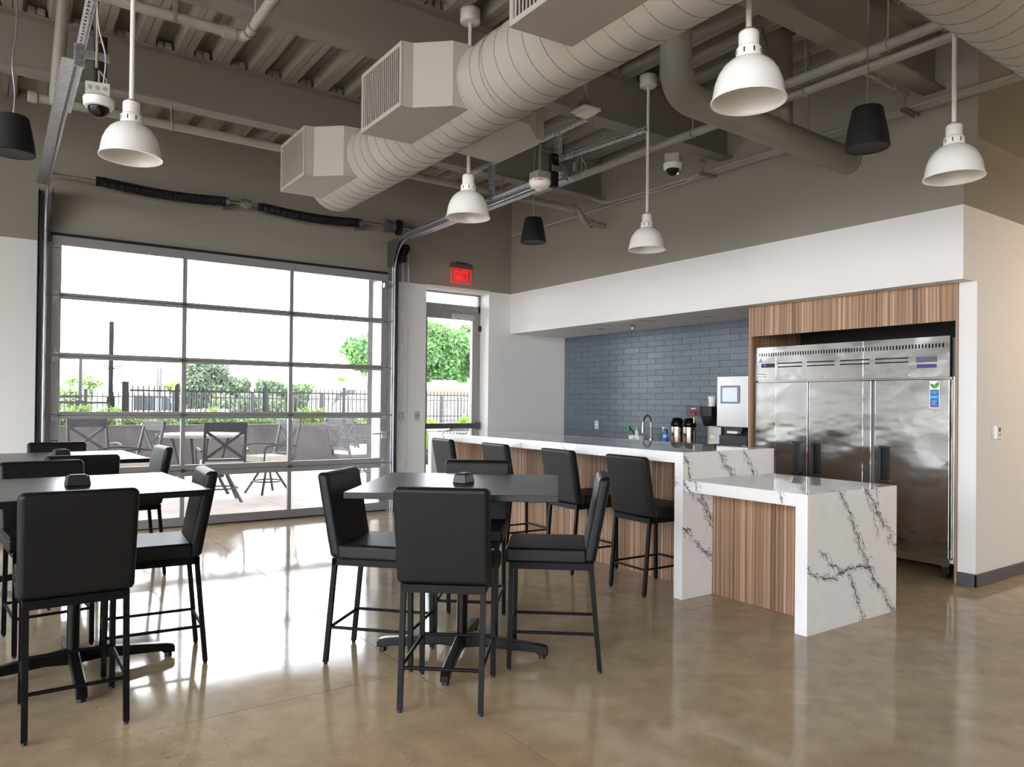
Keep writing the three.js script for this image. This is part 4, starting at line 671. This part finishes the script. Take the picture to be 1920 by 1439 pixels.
// soffit fittings: recessed lights, sprinkler head, access panel
{
  let r0 = null; for (const [l, x, z] of [['recessed downlight in the soffit nearer the glass door', 6.637, -7.40], ['recessed downlight in the soffit nearer the refrigerator', 6.611, -5.59]]) { if (r0) { copyThing(r0, l, [x, 2.415, z], 0); continue; } r0 = thing('recessed_downlight', l, 'light', 'recessed soffit lights', [x, 2.415, z]); part(r0, 'trim_ring', lathe([[0.062, -0.001], [0.085, -0.006], [0.09, 0.0]], 32), M.whitePlastic); part(r0, 'reflector', lathe([[0.062, -0.002], [0.05, -0.0015], [0, -0.001]], 32), M.steelBright); }
  const s = thing('fire_sprinkler', 'small sprinkler head below the kitchen soffit', 'sprinkler', null, [6.62, 2.415, -6.79]); part(s, 'escutcheon', lathe([[0, -0.012], [0.03, -0.008], [0.038, 0]], 20), M.steelBright); part(s, 'deflector', [rod(V(0, -0.045, 0), V(0, 0, 0), 0.007), rod(V(0, -0.05, 0), V(0, -0.046, 0), 0.02, 0.02, 14)], M.steelBright);
  const a = thing('access_panel', 'flush white access panel in the kitchen soffit', 'panel', null, [6.38, 2.415, -6.66]); part(a, 'panel_frame', [box(-0.16, 0.16, -0.006, 0, -0.38, -0.36), box(-0.16, 0.16, -0.006, 0, 0.36, 0.38), box(-0.16, -0.14, -0.006, 0, -0.38, 0.38), box(0.14, 0.16, -0.006, 0, -0.38, 0.38)], M.plate); part(a, 'panel', box(-0.14, 0.14, -0.003, 0, -0.36, 0.36), M.white);
}
console.log('overhead done');
// ================================================================ OUTDOORS
{
  const g = structure('ground', 'grey paved ground beyond the patio'); part(g, 'surface', [box(-70, 90, -0.7, -0.6, -120, -17.3), box(12, 90, -0.7, -0.3, -17.3, -9.2)], M.asphalt); part(g, 'side_court', box(-70, XL - 0.25, -0.7, -0.1, -17.3, 40), M.patio);
  const p = structure('patio_floor', 'pale concrete patio slab in front of the overhead door'); const xs = [-3.0, 0.2, 3.2, 6.2, 9.2, 12], zs = [-17.05, -14.9, -12.9, -10.9, -9.12];
  part(p, 'bed', box(-3, 12, -0.6, -0.03, -17.1, -9.12), M.stone); for (let i = 0; i < 5; i++) for (let k = 0; k < 4; k++) part(p, 'slab', box(xs[i] + 0.004, xs[i + 1] - 0.004, -0.04, -0.02, zs[k] + 0.004, zs[k + 1] - 0.004), M.patio);
  const cn = structure('patio_canopy', 'flat roof over the patio'); part(cn, 'roof_slab', box(-3, 12, 4.6, 4.85, -16.6, -9.12), M.stone);
  part(cn, 'side_eave', box(-6.9, XL - 0.2, 4.35, 4.6, -9.1, 9), M.stone); for (const z of [-8.8, 0, 8.8]) part(cn, 'eave_post', box(-6.8, -6.68, -0.1, 4.35, z - 0.06, z + 0.06), M.stone);
  const c = thing('canopy_column', 'grey stone column outside at the right edge of the overhead door', 'column', null, [4.92, -0.02, -10.85]); part(c, 'shaft', box(-0.045, 0.045, 0, 4.615, -0.12, 0.12), M.planterWall); part(c, 'base_course', box(-0.06, 0.06, 0, 0.12, -0.14, 0.14), M.planterWall);
  const w = thing('planter_wall', 'long grey concrete planter wall at the end of the patio', 'planter', null); part(w, 'front_face', box(-3, 12, -0.05, 0.845, -17.2, -17.04), M.planterWall); part(w, 'coping', rbox(-3, 12, 0.845, 0.862, -17.22, -17.03, 0.004), M.planterWall); part(w, 'soil', box(-3, 12, -0.5, 0.72, -17.9, -17.2), M.soil); part(w, 'rear_face', box(-3, 12, -0.6, 0.8, -18.0, -17.9), M.planterWall);
}
// foliage made of leaf clumps
const clump = (() => { const l = []; const q = (x, y, z, a, b) => { const g = new THREE.BufferGeometry(); g.setAttribute('position', new THREE.Float32BufferAttribute([0, 0, 0, 0.28, 0.5, 0.06, 0, 1, 0, 0, 0, 0, 0, 1, 0, -0.28, 0.5, 0.06], 3)); g.setAttribute('uv', new THREE.Float32BufferAttribute(new Array(12).fill(0), 2)); g.computeVertexNormals(); return g.rotateX(a).rotateY(b).translate(x, y, z); }; for (let i = 0; i < 5; i++) l.push(q(Math.sin(i * 2.1) * 0.35, Math.cos(i * 1.7) * 0.3, Math.sin(i * 3.3) * 0.35, 0.5 + i * 0.5, i * 1.3)); return mergeGeometries(l); })();
function foliage(parent, blobs, n, size, color, spread = 0.25) {
  const m = new THREE.InstancedMesh(clump, leafMat('#ffffff'), n); m.name = 'foliage'; m.userData.kind = 'stuff';
  const o = new THREE.Object3D(), c = new THREE.Color(), base = new THREE.Color(color); let tot = 0; for (const b of blobs) tot += b[3] * b[3];
  for (let i = 0; i < n; i++) {
    let k = rnd() * tot, b = blobs[0]; for (const q of blobs) { k -= q[3] * q[3]; b = q; if (k <= 0) break; }
    const d = V(rr(-1, 1), rr(-1, 1), rr(-1, 1)); if (d.lengthSq() > 1) d.normalize(); d.setLength(Math.pow(rnd(), 0.4) * b[3] * rr(0.8, 1.12));
    o.position.set(b[0] + d.x, b[1] + d.y * (b[4] || 0.85), b[2] + d.z); o.rotation.set(rnd() * 6.28, rnd() * 6.28, rnd() * 6.28); o.scale.setScalar(size * rr(0.6, 1.4)); o.updateMatrix(); m.setMatrixAt(i, o.matrix);
    c.copy(base).offsetHSL(rr(-0.02, 0.02), rr(-0.1, 0.1), rr(-0.06, 0.06)); m.setColorAt(i, c);
  }
  parent.add(m); return m;
}
function tree(label, x, z, y0, blobs, n, size, color, trunk = 0.12, name = 'tree') {
  const t = thing(name, label, 'tree', null, [x, y0, z]); foliage(t, blobs, n, size, color);
  const top = blobs.reduce((a, b) => a + b[1], 0) / blobs.length; part(t, 'trunk', rod(V(0, 0, 0), V(0.1, top, 0), trunk, trunk * 0.5, 8), M.bark);
  blobs.slice(0, 4).forEach(b => part(t, 'branch', rod(V(0.05, top * 0.55, 0), V(b[0] * 0.8, b[1], b[2] * 0.8), trunk * 0.4, trunk * 0.12, 6), M.bark));
  return t;
}
const crown = (w, h0, h1, d, n, r0, r1) => { const o = []; for (let i = 0; i < n; i++) { const a = rr(-1, 1), y = rr(0, 1), k = Math.sqrt(Math.max(0.1, 1 - Math.pow(y * 1.6 - 0.8, 2))); o.push([a * w * k, h0 + (h1 - h0) * y, rr(-d, d) * k, rr(r0, r1)]); } return o; };
seed = 4242;
tree('bright green round tree behind the lamp post at left', 4.1, -50, -0.6, crown(1.1, 1.2, 3.1, 1, 12, 0.5, 0.8), 2600, 0.26, '#7c9a62');
tree('pale yellow green bush at the far left of the overhead door', 2.6, -44, -0.6, crown(0.9, 0.8, 2.2, 0.8, 8, 0.5, 0.7), 1500, 0.24, '#93a873');
tree('small loose tree left of the first mullion', 8.4, -48, -0.6, crown(0.7, 1.6, 3.0, 0.7, 8, 0.35, 0.55), 900, 0.24, '#8fb05e');
tree('wide grey green tree behind the fence in the middle lites', 11.5, -50, -0.6, [...crown(1.5, 1.6, 4.1, 1.2, 14, 0.5, 0.85), [1.7, 2.5, 0, 0.6], [1.9, 2.9, 0, 0.5]], 4200, 0.26, '#5b6b52', 0.16);
tree('dark green shrub tree in the right part of the middle lites', 15.2, -49, -0.6, crown(1.3, 1.0, 2.9, 0.8, 10, 0.5, 0.8), 2200, 0.26, '#57704a');
tree('dark green shrub left of the white motorhome', 16.6, -47.5, -0.6, crown(0.9, 0.9, 2.6, 0.8, 8, 0.5, 0.7), 1600, 0.26, '#62794c');
tree('low hedge of shrubs behind the fence', 12.6, -46, -0.6, crown(2.2, 0.5, 1.8, 0.6, 14, 0.5, 0.75), 3000, 0.26, '#6a7d56', 0.08, 'hedge');
tree('large leafy tree filling the glass door above the motorhome', 31.0, -56, -0.6, [...crown(7.2, 4.2, 8.0, 2, 80, 0.9, 1.35), [-7.3, 6.3, 0, 0.9], [-6.6, 5.2, 0, 0.8]], 24000, 0.42, '#588742', 0.3);
tree('small bush on the roof line behind the motorhome', 21.4, -52, -0.6, crown(1.2, 2.6, 3.6, 0.6, 7, 0.4, 0.6), 900, 0.26, '#8fbe62');
let gi = 0; for (const [x, z, w, h] of [[-8, -10.5, 2.2, 4.6], [-11.5, -13.5, 2.6, 5.4], [-7, -14.5, 2.2, 4.4], [-14, -9, 2.6, 5.2], [-12, -18, 2.6, 5.0]]) tree('tree outside the left windows, mirrored in the refrigerator, ' + ['nearest the building corner', 'second from the building corner', 'beside the patio', 'farthest left', 'rearmost'][gi++], x, z, -0.1, crown(w, 1.2, h, w * 0.6, 14, 0.8, 1.3), 2600, 0.4, '#70796a', 0.14);
// planting on the planter wall
for (let i = 0; i < 20; i++) {
  const x = 0.2 + i * 0.42 + rr(-0.08, 0.08), big = [3, 4, 9, 14, 15].includes(i);
  const t = thing('planter_plant', ['light green leafy plant on the planter wall', 'taller bright green shrub on the planter wall'][big ? 1 : 0] + ', ' + ['first', 'second', 'third', 'fourth', 'fifth', 'sixth', 'seventh', 'eighth', 'ninth', 'tenth', 'eleventh', 'twelfth', 'thirteenth', 'fourteenth', 'fifteenth', 'sixteenth', 'seventeenth', 'eighteenth', 'nineteenth', 'last'][i] + ' from the left', 'plant', 'planting along the wall', [x, 0.72, -17.55 + rr(-0.1, 0.1)]);
  foliage(t, [[0, big ? 0.28 : 0.16, 0, big ? 0.26 : 0.2, 0.9], [0.1, big ? 0.4 : 0.18, 0, 0.15]], big ? 150 : 80, 0.07, big ? '#7f9c50' : '#76905a'); part(t, 'stem', rod(V(0, 0, 0), V(0, 0.2, 0), 0.012, 0.006, 6), M.bark);
}
// picket fences
function fence(label, x0, x1, z, yb, railTop, railLow, top, gap, posts, postW, postTop) {
  const f = thing('picket_fence', label, 'fence', null, [0, 0, z]); part(f, 'rail', box(x0, x1, railTop - 0.02, railTop + 0.02, -0.02, 0.02), M.fence); part(f, 'rail', box(x0, x1, railLow - 0.018, railLow + 0.018, -0.02, 0.02), M.fence); part(f, 'rail', box(x0, x1, yb + 0.12, yb + 0.16, -0.02, 0.02), M.fence);
  const pk = merge([box(-0.012, 0.012, yb, top, -0.012, 0.012), new THREE.ConeGeometry(0.016, 0.04, 4).translate(0, top + 0.012, 0)]);
  for (let x = x0 + gap / 2; x < x1; x += gap) part(f, 'picket', pk, M.fence).position.x = x;
  for (const x of posts) { const p = part(f, 'post', rbox(x - postW / 2, x + postW / 2, -0.6, postTop, -postW / 2, postW / 2, 0.004), M.fence); part(p, 'cap', rbox(x - postW / 2 - 0.01, x + postW / 2 + 0.01, postTop, postTop + 0.02, -postW / 2 - 0.01, postW / 2 + 0.01, 0.004), M.fence); }
}
fence('taller near black picket fence behind the planter', 2.45, 13.6, -18.2, 0.3, 1.60, 1.02, 1.70, 0.11, [3.43, 5.41, 7.43, 9.45, 11.5, 13.5], 0.075, 1.74);
fence('lower far black picket fence across the lot', 1.6, 19.5, -25, 0.2, 1.475, 0.7, 1.60, 0.14, [2.2, 4.6, 7.0, 9.4, 11.8, 14.2, 16.6, 19.0], 0.09, 1.66);
{
  const gp = thing('gate_post', 'thick black gate post at the left end of the near fence', 'post', null, [2.36, 0.1, -18.2]); part(gp, 'shaft', rbox(-0.065, 0.065, -0.7, 1.66, -0.065, 0.065, 0.005), M.fence); part(gp, 'cap', rbox(-0.075, 0.075, 1.66, 1.69, -0.075, 0.075, 0.005), M.fence);
  const r = thing('guard_rail', 'dark pipe railing outside at the far left', 'railing', null, [0, 0, -17.6]); part(r, 'top_rail', box(0.2, 2.0, 1.30, 1.345, -0.02, 0.02), M.patioDark); part(r, 'top_rail', box(0.2, 1.5, 1.42, 1.45, -0.5, -0.46), M.patioDark); for (const x of [0.4, 1.0, 1.96]) part(r, 'rail_post', box(x, x + 0.05, 0.3, 1.32, -0.02, 0.02), M.patioDark);
  const tp = thing('steel_post', 'tall dark steel post standing in the lot at left', 'post', null, [2.11, -0.6, -18.5]); part(tp, 'shaft', box(-0.045, 0.045, 0, 3.72, -0.045, 0.045), M.fence); part(tp, 'sleeve', box(-0.08, 0.08, 0, 2.05, -0.08, 0.08), M.fence); part(tp, 'cross_arm', [box(-0.15, 0.25, 2.72, 2.74, -0.02, 0.02), box(-0.06, 0.06, 2.66, 2.7, -0.06, 0.06)], M.fence); part(tp, 'curved_pipe', pipe([V(0.1, 2.70, -0.3), V(0.32, 2.70, -0.3), V(0.34, 0.6, -0.3)], 0.03, 0.18), M.plate);
  const lp = thing('lamp_post', 'slim dark lamp post in front of the bright round tree', 'lamp post', null, [2.15, -0.6, -26]); part(lp, 'shaft', rod(V(0, 0, 0), V(0, 3.3, 0), 0.06, 0.05, 12), M.fence); part(lp, 'sleeve', box(-0.14, 0.14, 0, 1.95, -0.1, 0.1), M.fence);
  const sp = thing('short_post', 'pale double post standing behind the near fence', 'post', null, [4.5, -0.6, -27]); part(sp, 'shaft', [box(-0.07, 0.0, 0, 3.05, -0.05, 0.05), box(0.02, 0.1, 0, 3.05, -0.05, 0.05)], M.aluDark);
  for (const [l, x, z, h, r] of [['distant utility pole above the wide grey green tree', 13.0, -58, 5.6, 0.09], ['tall pale utility pole right of the second mullion', 19.8, -50, 7.2, 0.13], ['thin distant utility pole left of the motorhome', 17.6, -49, 5.0, 0.07], ['thin distant utility pole above the dark shrubs', 15.6, -54, 4.4, 0.06]]) { const p = thing('utility_pole', l, 'pole', 'utility poles', [x, -0.6, z]); part(p, 'shaft', rod(V(0, 0, 0), V(0, h + 0.6, 0), r, r * 0.8, 10), M.poleWood); part(p, 'insulator', box(-0.03, 0.03, h + 0.6, h + 0.75, -0.03, 0.03), M.poleWood); }
}
// vehicles
{
  const v = thing('white_van', 'white van parked behind the far fence', 'van', null, [4.95, -0.6, -34]);
  part(v, 'body', extrude([[-1.55, 0.35], [-1.6, 1.6], [-1.5, 2.4], [-1.2, 2.52], [0.7, 2.5], [1.0, 2.2], [1.35, 1.55], [1.9, 1.4], [2.05, 1.0], [2.05, 0.35]], 1.8, 0.06).translate(0, 0, -0.9), M.vanWhite);
  part(v, 'window', extrude([[0.62, 1.55], [0.62, 2.15], [0.86, 2.15], [1.22, 1.55]], 0.02).translate(0, 0, 0.965), M.vanGlass); part(v, 'window', box(-0.35, 0.45, 1.55, 2.15, 0.95, 0.975), M.vanGlass);
  for (const x of [-1, 1.35]) { const w = part(v, 'wheel', rod(V(x, 0.35, 0.75), V(x, 0.35, 1.0), 0.35, 0.35, 24), M.rubber); part(w, 'hub', rod(V(x, 0.35, 1.0), V(x, 0.35, 1.01), 0.18, 0.18, 18), M.plate); }
  part(v, 'marker_light', box(-1.45, -1.35, 1.75, 1.9, 0.955, 0.975), std('#b88a50', 0.5));
  const car = thing('parked_car', 'white car with a blue panel behind the middle of the fence', 'car', null, [6.85, -0.6, -32]);
  part(car, 'body', extrude([[-1.1, 0.4], [-1.15, 1.0], [-0.7, 1.15], [-0.3, 1.55], [0.9, 1.58], [1.4, 1.15], [1.9, 1.05], [1.95, 0.4]], 1.6, 0.05).translate(0, 0, -0.8), M.vanWhite); part(car, 'window', extrude([[-0.55, 1.15], [-0.25, 1.48], [0.85, 1.5], [1.2, 1.15]], 0.02).translate(0, 0, 0.85), M.vanGlass); part(car, 'blue_panel', box(-1.0, -0.62, 0.75, 1.3, 0.84, 0.87), M.blue); for (const x of [-0.6, 1.3]) part(car, 'wheel', rod(V(x, 0.32, 0.65), V(x, 0.32, 0.87), 0.32, 0.32, 20), M.rubber);
  const m = thing('motorhome', 'long white motorhome with brown stripe seen behind the fences', 'motorhome', null, [16.2, -0.6, -44]);
  part(m, 'body', extrude([[0, 0.55], [-0.05, 1.6], [0.1, 2.3], [0.45, 2.85], [1.0, 3.12], [14, 3.3], [14, 0.55]], 2.3, 0.1).translate(0, 0, -1.15), M.vanWhite);
  part(m, 'windshield', extrude([[0.55, 1.75], [0.75, 2.35], [1.35, 2.7], [2.0, 2.75], [2.0, 2.5], [1.2, 2.3]], 0.03).translate(0, 0, 1.24), M.vanGlass); part(m, 'brown_stripe', box(3.3, 14.05, 2.5, 2.85, 1.25, 1.29), M.brownStripe);
  for (let i = 0; i < 22; i++) part(m, 'side_panel', rbox(3.4 + i * 0.48, 3.84 + i * 0.48, 0.7, 2.48, 1.25, 1.30, 0.01), i % 3 ? M.tan : M.cream); part(m, 'roof_unit', rbox(5.2, 6.2, 3.2, 3.45, -0.4, 0.4, 0.08), M.vanWhite); part(m, 'roof_unit', rbox(8.2, 9.8, 3.25, 3.5, -0.4, 0.4, 0.08), M.vanWhite); for (const x of [1.6, 9.6, 10.8]) part(m, 'wheel', rod(V(x, 0.45, 0.95), V(x, 0.45, 1.27), 0.45, 0.45, 24), M.rubber);
  const pb = thing('planter_box', 'black raised planter box with bright plants outside the glass door', 'planter', null, [8.9, -0.02, -14.6]); part(pb, 'trough', rbox(-0.42, 0.42, 0.62, 0.88, -0.18, 0.18, 0.01), M.black); for (const x of [-0.34, 0.34]) part(pb, 'leg', [box(x - 0.04, x + 0.04, 0, 0.62, -0.16, 0.16)], M.black); foliage(pb, [[0.1, 0.98, 0, 0.2, 0.8], [0.28, 0.98, 0, 0.15, 0.9], [-0.05, 0.96, 0, 0.12]], 260, 0.06, '#9cc848');
  for (const [l, x] of [['bright green plant left of the black planter box', 8.25], ['bright green plant right of the black planter box', 9.75]]) { const t = thing('patio_plant', l, 'plant', 'plants beside the planter box', [x, -0.02, -15]); foliage(t, [[0, 0.8, 0, 0.22, 1.1], [0, 0.55, 0, 0.2, 1.2]], 200, 0.07, '#93c24a'); part(t, 'pot', lathe([[0, 0], [0.15, 0], [0.2, 0.35], [0, 0.35]], 20), M.black); }
}
// patio chairs: front is +z
{
  let c0 = null; const hb = 0.27;
  const make = (label, x, z, fx, fz) => {
    if (c0) return copyThing(c0, label, [x, -0.02, z], Math.atan2(fx, fz));
    const t = c0 = thing('patio_chair', label, 'chair', 'swivel patio chairs', [x, -0.02, z], Math.atan2(fx, fz)), bk = (y) => -0.26 - (y - 0.5) * 0.22;
    for (const s of [-1, 1]) part(t, 'back_post', bar(V(s * hb, 0.47, bk(0.47)), V(s * hb * 0.96, 1.12, bk(1.12)), 0.035, 0.03), M.patioMetal);
    part(t, 'top_rail', [bar(V(-hb - 0.01, 1.06, bk(1.06)), V(hb + 0.01, 1.06, bk(1.06)), 0.03, 0.13)], M.patioMetal); part(t, 'bottom_rail', bar(V(-hb, 0.6, bk(0.6)), V(hb, 0.6, bk(0.6)), 0.025, 0.03), M.patioMetal);
    for (const s of [-1, 1]) part(t, 'cross_slat', bar(V(-s * 0.25, 0.615, bk(0.615)), V(s * 0.25, 1.0, bk(1.0)), 0.012, 0.04), M.patioMetal);
    part(t, 'seat_pan', rbox(-0.27, 0.27, 0.455, 0.49, -0.25, 0.27, 0.01), M.patioMetal); part(t, 'cushion', rbox(-0.265, 0.265, 0.49, 0.585, -0.25, 0.285, 0.035, 4), M.cushion);
    for (const s of [-1, 1]) part(t, 'arm', pipe([V(s * 0.30, 0.73, bk(0.73)), V(s * 0.32, 0.76, 0.0), V(s * 0.32, 0.73, 0.24), V(s * 0.30, 0.48, 0.25)], 0.014, 0.06, 8), M.patioMetal);
    part(t, 'swivel', [rod(V(0, 0.34, 0), V(0, 0.46, 0), 0.035), box(-0.16, 0.16, 0.43, 0.455, -0.16, 0.16)], M.patioDark);
    for (const [sx, sz] of [[1, 1], [1, -1], [-1, 1], [-1, -1]]) part(t, 'leg', bar(V(sx * 0.06, 0.4, sz * 0.06), V(sx * 0.24, 0, sz * 0.24), 0.03, 0.03), M.patioMetal);
    part(t, 'foot_ring', new THREE.TorusGeometry(0.215, 0.011, 8, 32).rotateX(Math.PI / 2).translate(0, 0.19, 0), M.patioMetal);
    return t;
  };
  make('patio chair with crossed back seen from behind, centre lites', 2.64, -10.87, 0.12, -1);
  make('patio chair turned sideways right of the crossed-back chair', 3.47, -11.48, -0.95, 0.25);
  make('patio chair outside in the right lites, facing right', 5.22, -12.3, 0.98, -0.2);
  make('farther patio chair outside in the right lites', 5.9, -13.4, 0.98, -0.1);
  make('patio chair with pale back outside at the far left', 1.23, -12.6, 0.15, 1);
  make('patio chair facing left beside the far left patio chair', 1.48, -11.25, -0.9, 0.3);
  let t0 = null; for (const [l, x, z, r] of [['round stone-topped patio table behind the crossed-back chair', 2.56, -11.85], ['round stone-topped patio table at the right beyond the column', 7.0, -13.2]]) {
    if (t0) { copyThing(t0, l, [x, -0.02, z], 0); continue; }
    t0 = thing('patio_table', l, 'table', 'round patio tables', [x, -0.02, z]); part(t0, 'table_top', lathe([[0, 0.87], [0.58, 0.87], [0.605, 0.88], [0.61, 0.9], [0.6, 0.915], [0, 0.915]], 40), M.tableStone); for (let i = 0; i < 4; i++) { const a = i * Math.PI / 2 + 0.5, c = Math.cos(a), s = Math.sin(a); part(t0, 'leg', new THREE.TubeGeometry(new THREE.CatmullRomCurve3([V(c * 0.42, 0.87, s * 0.42), V(c * 0.34, 0.6, s * 0.34), V(c * 0.28, 0.3, s * 0.28), V(c * 0.42, 0, s * 0.42)]), 16, 0.024, 8), M.patioMetal); } part(t0, 'brace_ring', new THREE.TorusGeometry(0.29, 0.012, 8, 32).rotateX(Math.PI / 2).translate(0, 0.4, 0), M.patioMetal);
  }
}
// lit globe pendant beyond the right edge of the photograph, whose warm light falls on the return wall
{
  const s = thing('globe_pendant', 'warm lit globe pendant beyond the right edge of the photo', 'lamp', null, [8.5, 2.25, -1.0]); part(s, 'lamp_glow', new THREE.SphereGeometry(0.12, 24, 16), M.lampGlow); part(s, 'stem', rod(V(0, 0.11, 0), V(0, 2.13, 0), 0.012), M.enamel); part(s, 'canopy', rod(V(0, 2.08, 0), V(0, 2.13, 0), 0.06, 0.06, 20), M.enamel);
  const l = new THREE.PointLight('#ffe0bc', 2.3, 0, 2); l.position.set(8.5, 2.25, -1.0); l.shadow.radius = 4; l.castShadow = true; scene.add(l);
}
scene.traverse(o => { if (o.isMesh) { o.castShadow = true; o.receiveShadow = true; } });
console.log('all done');
renderer.render(scene, camera);
